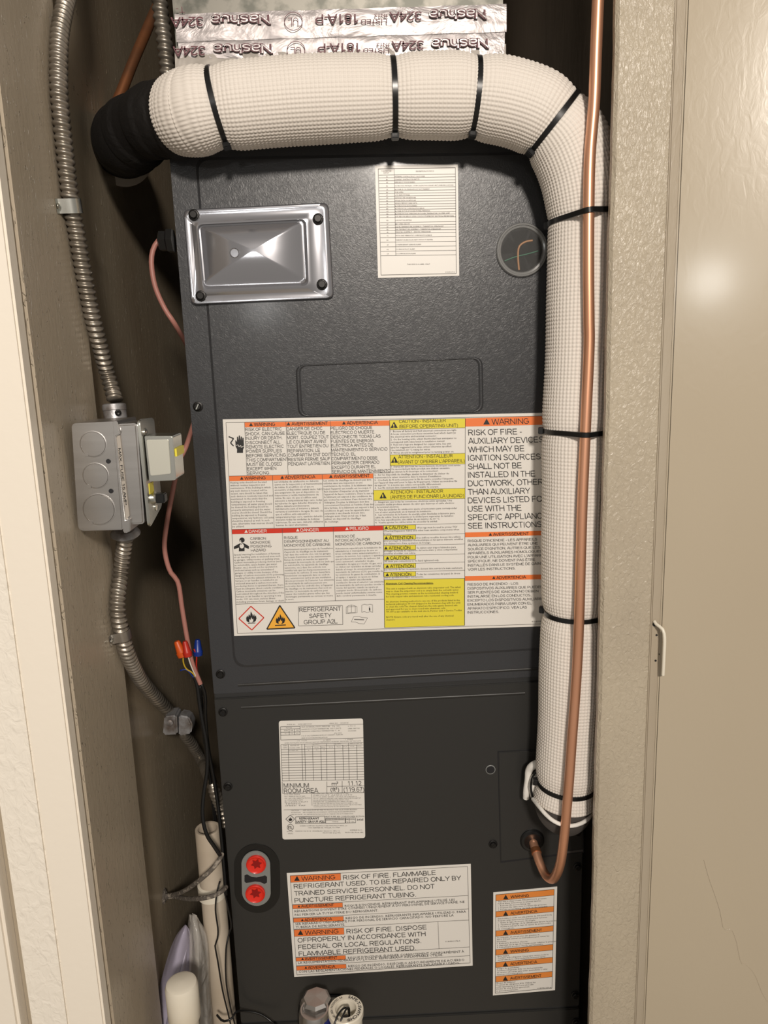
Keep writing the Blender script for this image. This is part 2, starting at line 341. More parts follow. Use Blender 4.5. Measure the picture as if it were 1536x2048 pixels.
# ------------------------------------------------------------------ the setting
def struct(o, label=None):
    o['kind'] = 'structure'
    if label: o['label'] = label
    return o
ZT = 2.4
struct(box('floor', (-1.6, -1.6, -.05), (1.6, 1.0, 0), 'taupe'), 'plain floor of the closet and hallway')
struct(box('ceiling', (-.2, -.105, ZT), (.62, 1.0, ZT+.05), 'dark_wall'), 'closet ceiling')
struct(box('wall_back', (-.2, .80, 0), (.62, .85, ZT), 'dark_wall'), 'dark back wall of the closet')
XL = -.08
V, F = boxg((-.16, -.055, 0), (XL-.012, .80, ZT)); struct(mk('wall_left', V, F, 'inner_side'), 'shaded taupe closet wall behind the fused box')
struct(box('trim_1', (-.16, -.196, 0), (XL, -.055, ZT), 'taupe_side', bevel=.003), 'taupe painted jamb carrying the metal conduit')
xB = P(8, 1000, -.2)[0]; xC = P(0, 1553, -.2)[0]; xD = P(0, 1660, -.2)[0]
struct(box('trim_2', (xB, -.212, 0), (XL-.0015, -.196, ZT), 'cream', bevel=.002), 'smooth cream casing beside the taupe jamb')
struct(box('wall_front', (xC, -.209, 0), (xB-.0006, -.12, ZT), 'cream_rough', bevel=.002), 'textured cream plaster strip left of the casing')
struct(box('trim_3', (xD, -.200, 0), (xC-.0003, -.12, ZT), 'taupe'), 'narrow recessed strip at the lower left')
struct(box('trim_4', (-.75, -.216, 0), (xD-.0003, -.12, ZT), 'cream', bevel=.003), 'cream casing at the far left')
# right side
XR = P(1213, 800, -.113)[0]
x1 = P(1290, 1500, -.113)[0]; x2 = P(1310, 1400, -.1155)[0]
def wavy(name, x0, x1_, yf, yb, m, amp=.00035):
    zs = np.linspace(0, ZT, 160); V = []; F = []
    for i, z in enumerate(zs):
        dx = amp*(math.sin(z*23)+.6*math.sin(z*61+1)+.5*math.sin(z*140))
        V += [(x0+dx, yf+.003, z), (x0+dx+.003, yf, z), (x1_, yf, z), (x1_, yb, z), (x0+dx, yb, z)]
    for i in range(len(zs)-1):
        for j in range(5): F.append((i*5+j, i*5+(j+1) % 5, (i+1)*5+(j+1) % 5, (i+1)*5+j))
    F += [(0, 1, 2, 3, 4), tuple((len(zs)-1)*5+j for j in range(5))]
    return fixn(mk(name, V, F, m, smooth=True, autos=30))
struct(wavy('wall_right', XR, x1, -.113, -.104, 'taupe_rough'), 'rough textured plaster edge beside the white pipe')
struct(box('trim_5', (x1, -.1155, 0), (x2+.004, -.104, ZT), 'taupe', bevel=.0012), 'narrow smooth jamb strip beside the glossy door')
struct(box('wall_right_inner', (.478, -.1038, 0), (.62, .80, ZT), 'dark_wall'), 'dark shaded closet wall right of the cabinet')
dt = P(1292, 1000, -.1082)
# the glossy door leaf swung open past the frame
def mkdoor():
    a = math.radians(70); d = np.array([math.sin(a), -math.cos(a)]); n = np.array([math.cos(a), math.sin(a)])
    h = np.array([x2+.001, -.118]); q = [h, h+d*.70, h+d*.70+n*.035, h+n*.035]
    r = thing('closet_door', 'glossy taupe door leaf swung open at the right', 'door', (h[0], h[1], .02))
    V, F = prism([(p[0], p[1], .02) for p in q], [(p[0], p[1], 2.05) for p in q])
    fixn(mk('door_leaf', V, F, 'taupe_door', r, bevel=.002)); return r, h, d, n
door, dh, dd, dn = mkdoor()
def onDoor(px, py, off=.0006):
    r = ray(px, py); nv = np.array([-dn[0], -dn[1]]); t = ((dh-CAM[:2]) @ nv)/(r[:2] @ nv); return CAM+r*t+np.array([nv[0], nv[1], 0])*off
tube('paint_crack', [onDoor(x, y, .0002) for x, y in [(1408, 1720), (1418, 1756), (1430, 1790), (1440, 1822), (1448, 1858), (1462, 1858), (1472, 1880), (1482, 1924), (1494, 1930), (1510, 1950), (1524, 1985), (1536, 2004)]], .0003, 'taupe_door', door, step=.004, seg=6)
# strike hole and the white bent clip hanging from it
strike = thing('latch_clip', 'bent white plastic clip in the hole of the right jamb strip', 'clip', P(1311, 1245, -.118))
pts = [P(1309, 1243, -.1165), P(1314, 1250, -.121), P(1325, 1258, -.126), P(1329, 1275, -.128), P(1328, 1310, -.128), P(1326, 1350, -.126)]
tube('clip_arm', pts, .0017, 'pvc', strike, step=.004, seg=8)
lathe('latch_hole', P(1309.5, 1248, -.1157), (0, -1, 0), [(.0001, 0), (.0024, 0), (.0024, .0008), (.0014, .0003), (.0001, .0002)], 'deep', strike, seg=14)
for k, (x, y) in enumerate([(1313, 1270), (1319, 1308), (1311, 1321)]):
    lathe('nail_hole', P(x, y, -.1157), (0, -1, 0), [(.0001, 0), (.001, 0), (.001, .0008), (.0001, .0006)], 'deep', strike, seg=10)

# ------------------------------------------------------------------ the air handler
AH = thing('air_handler', 'tall charcoal grey air handler cabinet covered in warning stickers', 'air handler', (.222, .26, .02))
ztop = P(600, 232, 0)[2]; UW = .4445
zseam = P(755, 1375.6, 0)[2]; zs2 = P(1060, 2021, 0)[2]
box('cabinet_body', (0.0006, .003, .02), (UW-.0006, .53, ztop-.0006), 'cab_edge', AH, bevel=.002)
# upper and lower front covers: flat sheets with shallow pressed fields
def seamy(x): return 1393 + (x-430)*(1358-1393)/(1083-430)
def cover(name, outline, m, field=None, rr=22, lift=.0016, beads=()):
    o = plate(name, outline, 0, .0035, m, AH, bevel=.0010)
    if field:
        f = [P(x, y, 0) for x, y in rnd(field, rr, 7)]; c = np.mean(f, axis=0)
        g = [c+(p-c)*np.array([1-.004/.2, 1, 1-.004/.25]) for p in f]
        A = [p+np.array([0, .0006, 0]) for p in f]; B = [p+np.array([0, -lift, 0]) for p in g]
        n = len(A); V = A+B; F = [tuple(range(n, 2*n))]+[(i, (i+1) % n, (i+1) % n+n, i+n) for i in range(n)]
        fixn(mk('pressed_field', V, F, m, o))
    return o
topL, topR = P(0, 0), None
def pxof(X, Y, Z):
    v = R3 @ (np.array([X, Y, Z])-CAM); return (768+FPX*v[0]/v[2], 1024+FPX*v[1]/v[2])
def zx(X, Z): return pxof(X, 0, Z)
u0, u1 = zx(.001, ztop), zx(UW-.001, ztop)
s0 = (zx(.001, P(432, 1389, 0)[2])); s1 = zx(UW-.001, P(1125, 1351, 0)[2])
UP = cover('upper_cover', [u0, u1, s1, s0], 'cab', [(388, 312), (1121, 300), (1111, 1300), (466, 1338)], 26)
l0 = zx(.001, P(434, 1398, 0)[2]); l1 = zx(UW-.001, P(1125, 1360.5, 0)[2])
b0 = zx(.001, P(480, 2046, 0)[2]); b1 = zx(UW-.001, P(1160, 2012, 0)[2])
LO = cover('lower_cover', [l0, l1, b1, b0], 'cab_low', None)
c0 = (b0[0], b0[1]+5); c1 = (b1[0], b1[1]+5); q0, q1 = zx(.001, .03), zx(UW-.001, .03)
BO = cover('base_cover', [c0, c1, q1, q0], 'cab_low', None)
def bead(a, b, r=.0022, parent=UP, m='cab_low', yo=.0012):
    pts = [P(a[0]+(b[0]-a[0])*t, a[1]+(b[1]-a[1])*t, yo+(.0012 if t in (0, 1) else 0)) for t in (0, .02, .5, .98, 1)]
    tube('pressed_rib', pts, r, m, parent, step=.01, seg=10)
bead((486, 1369), (1085, 1336)); bead((490, 1414), (1042, 1386), parent=LO)
# pressed rounded rectangle of the upper cover: a raised border ring
def ringplate(name, outer, inner, Yf, Yb, m, parent, wd=.004, rr=18):
    A = [P(x, y, Yf) for x, y in rnd(outer, rr, 8)]; n = len(A); c = np.mean(A, axis=0)
    def sc(k, dy): return [c + (p-c) + np.array([0, dy, 0]) - (p-c)/np.linalg.norm(p-c)*k for p in A]
    L0 = [p+np.array([0, Yb-Yf, 0]) for p in A]; L1 = sc(wd*.35, 0); L2 = sc(wd*.8, 0); L3 = sc(wd*1.2, Yb-Yf)
    V = L0+L1+L2+L3; F = []
    for k in range(3): F += [(k*n+i, k*n+(i+1) % n, (k+1)*n+(i+1) % n, (k+1)*n+i) for i in range(n)]
    return fixn(mk(name, V, F, m, parent, smooth=True))
ringplate('pressed_frame', [(590, 730), (966, 714), (968, 824), (596, 834)], None, -.0036, -.0014, 'cab', UP, wd=.0045)
# access plate on the lower right
plate('plate_shadow_line', [(995, 1503), (1162, 1495), (1168, 1705), (1001, 1726)], -.0005, .001, 'deep', AH)  # black backing, painted in as the shadow line around the access plate
AP = plate('access_plate', [(997, 1505), (1160, 1497), (1166, 1702.5), (1002, 1723)], -.0022, .001, 'cab_low', AH, bevel=.0008)
plate('plate_tab', [(1130, 1703), (1166, 1699), (1166, 1703), (1132, 1707)], -.0028, 0, 'foam_gray', AP)
# screws
def screw_mesh():
    V, F = [], []; seg = 16
    prof = [(.0062, 0), (.0062, .0010), (.0050, .0016), (.0044, .0016), (.0044, .0042), (.0036, .0050), (.0001, .0050)]
    for r, h in prof:
        for j in range(seg):
            a = 2*math.pi*j/seg; rr = r if r > .0047 or r < .0002 else r*(1-.07*(j % 2))
            V.append((rr*math.cos(a), -h, rr*math.sin(a)))
    for i in range(len(prof)-1):
        for j in range(seg): F.append((i*seg+j, i*seg+(j+1) % seg, (i+1)*seg+(j+1) % seg, (i+1)*seg+j))
    k = len(V)
    return V, F
SV, SF = screw_mesh()
def screw(px, py, parent, Y=0.0, s=1.0, slot=.6, name='screw'):
    p = P(px, py, Y); V = [(v[0]*s+p[0], v[1]*s+p[1], v[2]*s+p[2]) for v in SV]
    o = fixn(mk(name, V, SF, 'screw', parent, smooth=True, autos=30, org=tuple(p)))
    d = np.array([math.cos(slot), 0, math.sin(slot)]); n = np.array([-d[2], 0, d[0]]); q = p+np.array([0, -.0052*s, 0])
    A = [q+d*.0036*s+n*.0006*s, q-d*.0036*s+n*.0006*s, q-d*.0036*s-n*.0006*s, q+d*.0036*s-n*.0006*s]
    V, F = prism(A, [a+np.array([0, .0012*s, 0]) for a in A])
    if parent is AH: fixn(mk('screw_slot', V, F, 'zinc' if px < 420 and py > 700 else 'black', o))
    return o
for x, y, sl in [(396, 813, 1.1), (441, 1348, .4), (446, 1424, 2.2), (456, 1573, .2), (1155, 1664, .5), (1155, 1733, 1.3), (1150, 1989, .9), (1152, 2043, .3), (986, 1688, .7)]:
    screw(x, y, AH, Y=-.0004, s=.88, slot=sl)
# open screw hole with a worn rim
lathe('screw_hole', P(981, 1539, -.0005), (0, -1, 0), [(.0001, .0002), (.0046, .0004), (.0052, .0012), (.0060, .0008), (.0062, 0)], 'gray_plastic', AH, seg=20)
lathe('hole_shadow', P(981, 1539.5, -.0017), (0, -1, 0), [(.0001, 0), (.0050, 0), (.0050, .0003), (.0001, .0003)], 'deep', AH, seg=20)

# ---- glossy black cover with a sunken window
CV = thing('tmp', '', '', (0, 0, 0)); bpy.data.objects.remove(CV)
def dish():
    o4 = [(366, 419), (657, 405), (668, 597), (382, 610)]
    def mix(a, b, t): return [(x0+(x1_-x0)*t, y0+(y1-y0)*t) for (x0, y0), (x1_, y1) in zip(a, b)]
    i4 = [(395, 450), (611, 439), (616, 570), (407, 578)]
    fl = [(402, 455), (598, 446), (603, 556), (412, 562)]
    loops = [(o4, 14, .000), (o4, 14, -.0045), (mix(o4, i4, .07), 14, -.0068), (mix(o4, i4, .25), 13, -.0070), (mix(o4, i4, .55), 13, -.0055),
             (mix(o4, i4, .84), 12, -.0085), (mix(o4, i4, .97), 12, -.0088), (i4, 11, -.0070), (mix(i4, fl, .3), 11, -.0032),
             (mix(i4, fl, .75), 8, -.0030), (fl, 7, -.0042)]
    V, F = [], []; n = None
    for pts, r, Y in loops:
        R_ = [P(x, y, Y) for x, y in rnd(pts, r, 9)]; n = len(R_); V += R_
    for k in range(len(loops)-1): F += [(k*n+i, k*n+(i+1) % n, (k+1)*n+(i+1) % n, (k+1)*n+i) for i in range(n)]
    c = len(V); V.append(P(506, 500, -.0056)); b = (len(loops)-1)*n
    F += [(b+i, b+(i+1) % n, c) for i in range(n)]
    return fixn(mk('port_cover', V, F, 'black_gloss', AH, smooth=True, autos=50))
CV = dish(); tag(CV, 'shiny black moulded cover, its reflections painted in grey, with a sunken rectangular window')
for x, y, sl in [(388, 430, 1.9), (636, 438, .8), (402, 592, 2.0), (644, 569, .05)]: screw(x, y, CV, Y=-.0068, s=.92, slot=sl)
lathe('mould_mark', P(469, 506, -.0054), (0, -1, 0), [(.0040, 0), (.0045, .0004), (.0050, 0), (.0040, -.0004)], 'black_gloss', CV, seg=24)

# ---- round sight glass
SG = lathe('sight_glass', P(1043, 501, -.001), (0, -1, 0), [(.0275, 0), (.0275, .0035), (.0266, .0048), (.0252, .0048), (.0247, .0036), (.0228, .0032), (.0222, .0022), (.0218, .0010)], 'glass_rim', AH, seg=56)
lathe('glass_pane', P(1043, 501, -.0032), (0, -1, 0), [(.0221, 0), (.0221, .0004), (.0001, .0008)], 'glass', SG, seg=48)
tag(SG, 'clear round sight glass')
lathe('glass_recess', P(1044, 502, -.0016), (0, -1, 0), [(.0001, 0), (.0226, 0), (.0226, .0004), (.0001, .0004)], 'deep', SG, seg=40)
tube('inner_tube', [P(x, y, -.0026) for x, y in [(1065, 481), (1050, 484), (1038, 494), (1036, 515), (1038, 540)]], .0011, 'tan_wire', SG, step=.003, seg=8)
tube('inner_wire', [P(x, y, -.0027) for x, y in [(1009, 522), (1030, 514), (1055, 508), (1076, 502)]], .0007, 'green_wire', SG, step=.004, seg=8)

# ---- red capped ports
def oval(cx, cy, a, b, n=40):
    r = a; out = []
    for i in range(n):
        t = 2*math.pi*i/n; x = r*math.cos(t); y = r*math.sin(t); y += (b-r)*(1 if y > 0 else -1) if abs(y) > 1e-9 else 0
        out.append((cx+x+y*.02, cy+y))
    return out
RP = plate('port_recess', oval(514, 1757, 46, 69), -.0008, .001, 'black', AH)
tag(RP, 'black oval recess holding two red plugs')
A = [P(x, y, -.0030) for x, y in oval(512, 1757.5, 29, 55)]; B = [p+np.array([0, .002, 0]) for p in A]
V, F = prism(A, B); fixn(mk('port_plate', V, F, 'gray_plastic', RP, bevel=.0006))
q = [(489, 1751), (494, 1749), (503, 1754), (513, 1755), (524, 1753), (530, 1751), (534, 1754), (534, 1765), (529, 1768), (520, 1764), (510, 1763), (500, 1765), (492, 1766), (489, 1763)]
plate('plate_slot', q, -.0033, -.0028, 'deep', RP)
for cx_, cy_ in [(512.7, 1727), (511, 1785.5)]:
    rc = lathe('red_plug', P(cx_, cy_, -.0028), (0, -1, 0), [(.0122, 0), (.0122, .0030), (.0112, .0040), (.0100, .0032), (.0085, .0026), (.0001, .0026)], 'red_plastic', RP, seg=28)
    st = []
    for i in range(12):
        a = math.pi*i/6+.3; rr = 11.5 if i % 2 else 6.5; st.append((cx_+rr*math.cos(a), cy_+1.5+rr*math.sin(a)*.9))
    plate('star_recess', st, -.0060, -.0050, 'red_dark', rc)

# ---- stickers ------------------------------------------------------
def sticker(name, corners, label, r=0, Y=-.0006):
    base = getattr(sticker, 'base', 0)
    pts = rnd(corners, r, 6) if r else corners
    o = plate(name, pts, Y+STK, STK+Y+.0005, 'white', AH); return tag(o, label)
STK = -.0016                                    # the upper cover's pressed field stands this proud
ORi = Y0 = STK-.0010
# big warning sticker
W = sticker('warning_sticker', [(445.4, 838.8), (1128, 824.8), (1120, 1251.5), (468.4, 1272)], 'large white warning sticker with orange, yellow and red headings')
c1 = Crop(440, 830, 5.908); c2 = Crop(640, 830, 5.12); c3 = Crop(900, 820, 6.982); c4 = Crop(440, 1040, 5.908); c5 = Crop(640, 1040, 5.12); c6 = Crop(900, 1040, 6.982)
YB = STK-.0009; YL = STK-.0011; YT = STK-.0012; YT2 = STK-.0014
og, yl, rd, ik, fi, wt = Bands(), Bands(), Bands(), MB(), MB(), MB()
yx = MB(); rx = MB()
quad(og, [c1(290, 88), (779, 840.7), (779, 851.2), c1(292, 145)], YB)
quad(og, [c1(108, 722), (746.5, 947.2), (746.8, 956.6), c1(112, 782)], YB)
quad(rd, [c4(142, 113), (766, 1051.3), (766.5, 1060.5), c4(142, 168)], YB)
quad(og, [(930.8, 836.5), (1122, 831.3), (1122, 848.6), (930.8, 853.2)], YB)
quad(og, [(930.4, 1065), (1117, 1060.8), (1117, 1069.6), (930.4, 1074.4)], YB)
quad(og, [(929.8, 1152.4), (1116, 1148.4), (1116, 1157.8), (929.8, 1161.7)], YB)
for q in ([(779, 840.2), (930.6, 836.8), (930.6, 855.4), (780.2, 859.3)], [(780.2, 910), (930.4, 906.6), (930.4, 927.7), (780.6, 931.2)],
          [(746.8, 980.4), (930, 976.5), (930, 997), (747.4, 1000.9)], [(768.5, 1159.7), (928.7, 1156.6), (929, 1251), (769.3, 1255.4)]):
    quad(yl, q, YB); rect(fi, q, .6, YL)
ys = [(1050.7, 1049.7, 1058.5, 1059.5), (1070.9, 1069.3, 1078, 1080), (1091.2, 1089.8, 1099.2, 1100.5), (1111.3, 1109.9, 1118.5, 1120.5), (1127.9, 1126.3, 1135.3, 1137), (1144.5, 1143.1, 1151.9, 1153.7)]
for a, b, c_, d in ys:
    q = [(767.2, a), (831.5, b), (831.5, c_), (767.4, d)]; quad(yl, q, YB); rect(fi, q, .6, YL)
for yl_, yr in ((1051, 1046.8), (1070.9, 1067.3), (1091.2, 1087.9), (1111.3, 1107.8), (1127.9, 1124), (1144.5, 1140.6), (1159.7, 1156.8)): line(fi, (767.4, yl_), (929.5, yr), .6, YL)
for a, b in (((451.9, 845), (1123, 831)), ((474.7, 1266.8), (1116, 1247)), ((451.9, 845), (474.7, 1266.8)), ((489, 845), (494.2, 951)), ((571.7, 843.5), (576.3, 949.3)),
             ((660.5, 842), (663.8, 947.4)), ((779, 840), (780.6, 945.2)), ((458.3, 952.2), (780.6, 945.2)), ((545.3, 951), (548.3, 1056)), ((644.3, 949.3), (648.5, 1053.4)),
             ((746.4, 947.2), (748.4, 1051.7)), ((464, 1059), (767, 1051)), ((564.4, 1056), (570.3, 1205)), ((666.3, 1053.5), (670.5, 1201.6)), ((767, 1051), (769, 1255.4)),
             ((471.8, 1208.4), (768, 1198.2)), ((930.5, 836.5), (929.4, 1250.5))): line(fi, a, b, .75, YL)
def head(mb, s, o, cap, wd, ang, th=None, tm=None, bold=True, c=None, Y=YT):
    if c: o, cap, wd = c(*o), cap/c.s, wd/c.s
    text(mb, s, o, cap, wd, ang, Y=Y, bold=bold)
    h = th or cap; tri(tm or mb, o[0]-h*.95, o[1]-cap*.5+.0, h*1.05, Y)
A1 = -.021
head(ik, 'WARNING', (402, 132), 38, 250, A1, c=c1); head(ik, 'AVERTISSEMENT', (845, 124), 38, 430, A1, c=c1)
head(ik, 'ADVERTENCIA', (275, 98), 32, 318, A1, c=c2)
head(ik, 'WARNING', (290, 765), 35, 250, -.024, c=c1); head(ik, 'ADVERTENCIA', (768, 755), 35, 360, -.024, c=c1); head(ik, 'AVERTISSEMENT', (142, 645), 32, 368, -.024, c=c2)
head(wt, 'DANGER', (342, 152), 35, 212, -.027, c=c4); head(wt, 'DANGER', (952, 137), 35, 215, -.027, c=c4); head(wt, 'PELIGRO', (306, 104), 31, 192, -.027, c=c5)
head(ik, 'WARNING', (585, 205), 78, 520, -.025, c=c3, bold=False); head(ik, 'AVERTISSEMENT', (602, 222), 40, 500, -.024, c=c6); head(ik, 'ADVERTENCIA', (648, 825), 38, 415, -.024, c=c6)
k = dict(Y=YT)
para(ik, ['RISK OF ELECTRIC', 'SHOCK. CAN CAUSE', 'INJURY OR DEATH.', 'DISCONNECT ALL', 'REMOTE ELECTRIC', 'POWER SUPPLIES', 'BEFORE SERVICING.', 'THIS COMPARTMENT', 'MUST BE CLOSED', 'EXCEPT WHEN', 'SERVICING.'], (299, 190), (325, 706), 37, (0, 430), A1, c1, **k)
para(ik, ['DANGER DE CHOC', 'ÉLECTRIQUE OU DE', 'MORT. COUPEZ TOUT', 'LE COURANT AVANT', 'TOUT ENTRETIEN OU', 'REPARATION. LE', 'COMPARTIM ENT DOIT', 'RESTER FERME SAUF', 'PENDANT LÀTRETIEN.'], (790, 183), (808, 597), 37, (0, 420), A1, c1, **k)
para(ik, ['PELIGRO DE CHOQUE', 'ELÉCTRICO O MUERTE.', 'DESCONECTE TODAS LAS', 'FUENTES DE ENERGÍA', 'ELÉCTRICA ANTES DE', 'MANTENIMIENTO O SERVICIO', 'TÉCNICO. EL', 'COMPARTIMENTO DEBE', 'PERMANECER CERRADO', 'EXCEPTO DURANTE EL', 'SERVICIO DE MANTENIMIENTO'], (110, 152), (122, 597), 31, (0, 425), A1, c2, **k)
f = dict(Y=YT, res=1)
para(fi, ['Heating units should not be used', 'without routine inspection and', 'maintenance. If the building in which', 'any such device is located will be', 'vacant, care should be taken that', 'such device is routinely inspected and', 'maintained. In the event that the', 'building is exposed to freezing', 'temperatures, all water pipes should', 'be drained the building should be', 'properly winterized, and the water', 'source should be closed. Should the', 'building be exposed to freezing', 'temperatures, any hydronic coil units', 'should be drained as well. In such', 'case, alternative heat sources should', 'be utilized.'], (120, 810), (148, 1328), 22, (0, 430), -.023, c1, **f)
para(fi, ['Las unidades de calefacción no deberán', 'usarse sin la inspección y el mantenimiento', 'de rutina. Si el edificio en el que se', 'encuentra el dispositivo estará vacío, habrá', 'que asegurarse de que el dispositivo se', 'inspeccione y reciba mantenimiento de', 'rutina. En caso de que el edificio esté', 'expuesto a temperaturas bajo cero, todas', 'las tuberías de agua deberán drenarse, el', 'edificio deberá acondicionarse', 'debidamente para el invierno y deberá', 'cerrarse el suministro de agua. En caso de', 'que el edificio esté expuesto a', 'temperaturas bajo cero, también deberán', 'drenarse todas las unidades de bobinas', 'hidrónicas. En ese caso, deberán utilizarse', 'fuentes de calor alternativas.'], (642, 800), (660, 1313), 22, (0, 522), -.023, c1, **f)
para(fi, ['Les unités de chauffage ne doivent pas être', 'utilisées sans une inspection et une', 'maintenance de routine. Si le bâtiment dans', "lequel l'appareil est installé est inoccupé, il", "faut s'assurer d'inspecter et de maintenir", "l'appareil de façon routinière. Dans le cas où", 'le bâtiment est exposé à des conditions de', "gel, toutes les conduites d'eau doivent être", 'vidangées. De plus, le bâtiment doit être', "correctement hivernisé et l'entrée d'eau doit", 'être fermée. Si le bâtiment est exposé à des', 'conditions de gel, tous les appareils avec', 'serpentin à eau chaude doivent être', 'vidangés aussi. Dans un tel cas, il faut', 'utiliser un dispositif de chauffage', 'de rechange.'], (37, 681), (50, 1102), 19, (0, 488), -.023, c2, **f)
for s, p_, wd in [('CAUTION - INSTALLER', (810, 82), 480), ('(BEFORE OPERATING UNIT)', (812, 134), 600), ('ATTENTION - INSTALLEUR', (802, 445), 558), ("(AVANT D' OPERER L'APPAREIL)", (802, 499), 680), ('ATENCIÓN - INSTALADOR', (722, 806), 540), ('(ANTES DE FUNCIONAR LA UNIDAD)', (722, 857), 752)]:
    text(ik, s, c2(*p_), 33/5.12, wd/5.12, -.022, Y=YT)
for x, y in ((758, 103), (763, 460), (646, 825)):
    tri(ik, *c2(x, y), 66/5.12, YT); text(yx, '!', c2(x-7, y+27), 7.5, 2.2, 0, Y=YT2, bold=True)
para(fi, ['1  Be sure all factory and field electrical connections are tight.', '    A loose connection produces excessive heat which destroys', '    the electrical wire and terminal connector.', '2  On the heating units, adjust thermostat heat anticipator to', '    correspond with value listed in installation manual.', '3  Field wire lugs are designed for copper wire. See unit', '    label for suggested wire sizes, unless otherwise specified.', '    Use minimum 60 °C rating for wires.', '4  Wires should be retightened prior to turning power on.'], (724, 176), (724, 396), 18, (0, 676), -.022, c2, **f)
para(fi, ['1  Soyez sûr que tous les raccordements électriques sont serrés.', '    Un raccordement lâche produit une chaleur excessive', '    qui détruit le fil électrique et le connecteur.'], (730, 537), (730, 590), 18, (0, 712), -.022, c2, **f)
para(fi, ['2.  Sur les dispositifs de chauffage, ajustez le détenteur de chaleur du', "      thermostat à la valeur énumérée dans le manuel d'installation.", "3.  Crochets de fil sont concus pour le fils de cuivre consulter l'étiquette", "      sur l'appareil dispositif pour le type de fil approprié. Utiliser au moindres fils", '      de type 60 °C, à moins que celane soit spécifié différemment.', "4.  Les fils doivent être resserrés avant d'établir le courant."], (558, 622), (560, 756), 18, (0, 762), -.022, c2, **f)
para(fi, ['1.  Asegurese que todas las conexiones eléctricas estén apretadas. Una', '      conexión suelta produce exceso de calor que destroye el cable eléctrico', '      y la terminal eléctrica.', '2.  Para las unidades de calefacción ajuste el termostato para corresponder', '      con el valor enumerado en el manual de instalación.', '3.  Las terminales de la fuente de energía estan diseñadas solamente para', '      cable de cobre. Vea la etiqueta en la unidad para sugerenias de tamaños', '      Si no hay especificación, use cables de un minimo de 60 °C.', '4.  Vuelva apretar los cables antes de encender la unidad.'], (564, 900), (566, 1110), 18, (0, 788), -.022, c2, **f)
para(ik, ['RISK OF FIRE -', 'AUXILIARY DEVICES', 'WHICH MAY BE', 'IGNITION SOURCES', 'SHALL NOT BE', 'INSTALLED IN THE', 'DUCTWORK, OTHER', 'THAN AUXILIARY', 'DEVICES LISTED FOR', 'USE WITH THE', 'SPECIFIC APPLIANCE.', 'SEE INSTRUCTIONS.'], (258, 355), (252, 1658), 80, (1, 1050), -.022, c3, **k)
para(ik, ["RISQUE D'INCENDIE - LES APPAREILS", 'AUXILIAIRES QUI PEUVENT ÊTRE UNE', "SOURCE D'IGNITION, AUTRES QUE LES", 'APPAREILS AUXILIAIRES HOMOLOGUÉS', "POUR UNE UTILISATION AVEC L'APPAREIL", 'SPÉCIFIQUE, NE DOIVENT PAS ÊTRE', 'INSTALLÉS DANS LE SYSTÈME DE GAINES.', 'VOIR LES INSTRUCTIONS.'], (250, 310), (250, 708), 34, (0, 968), -.026, c6, **k)
para(ik, ['RIESGO DE INCENDIO - LOS', 'DISPOSITIVOS AUXILIARES QUE PUEDEN', 'SER FUENTES DE IGNICIÓN NO DEBEN', 'INSTALARSE EN LOS CONDUCTOS,', 'EXCEPTO LOS DISPOSITIVOS AUXILIARES', 'ENUMERADOS PARA USAR CON EL', 'APARATO ESPECÍFICO. VEA LAS', 'INSTRUCCIONES.'], (248, 918), (246, 1308), 34, (0, 707), -.022, c6, **k)
para(ik, ['CARBON', 'MONOXIDE', 'POISONING', 'HAZARD'], (358, 236), (366, 374), 30, (0, 185), -.025, c4, **k)
para(ik, ['RISQUE', "D'EMPOISONNEMENT AU", 'MONOXYDE DE CARBONE'], (757, 226), (759, 317), 30, (1, 525), -.028, c4, **k)
para(ik, ['RIESGO DE', 'INTOXICACIÓN POR', 'MONÓXIDO DE CARBONO'], (157, 183), (160, 263), 27, (1, 355), -.028, c5, **k)
para(fi, ['Special warning for installation of furnaces', 'or air handling units in enclosed area such', 'as garages, utility rooms or parking areas.', 'Carbon monoxide producing devices (such', 'as automobile, space heater, gas water', 'heater, etc.) should not be operated in', 'enclosed areas such as unventilated', 'garages or utility rooms because of the', 'danger of carbon monoxide (CO) poisoning', 'resulting from the exhaust emissions. If a', 'furnace or air handler is installed in an', 'enclosed area and a carbon monoxide', 'producing device is operated therein, there', 'must be adequate direct outside ventilation.', 'Carbon monoxide emissions can be', 'recirculated throughout the structure if the', 'furnace or air handler is operating in any', 'mode. CO can cause serious illness', 'including permanent brain damage or death.'], (166, 420), (196, 978), 21, (0, 545), -.03, c4, **f)
para(fi, ["Avertissement special au sujet de l'installation", "d'appareils de chauffage ou de traitement", "d'air dans des endroits clos, tels les garages,", "les locaux d'entretien et les stationnements.", 'Évitez de mettre en marche les appareils', 'produisant du monoxyde de carbone (tels que', 'les automobile, les appareils de chauffage', 'autonome, etc.) dans des endroits non', "ventilés tels que les d'empoisonnement au", 'monoxyde de carbone. Si vous devez faire', 'fonctionner ces appareils dans un endroit', "clos, assurez-vous qu'il y ait une ventilation", "directe provenant de l'exterier. Les émissions", 'de monoxyde de carbone peuvent etre', "recirculés dans les endroits clos, si l'appareil", "de chauffage ou de traitement d'air sont en", 'marche. Le monoxyde de carbone peut', 'causer des maladies graves telles que des', 'dommages permanents au cerveau et meme', 'la mort.'], (757, 358), (778, 948), 21, (0, 578), -.028, c4, **f)
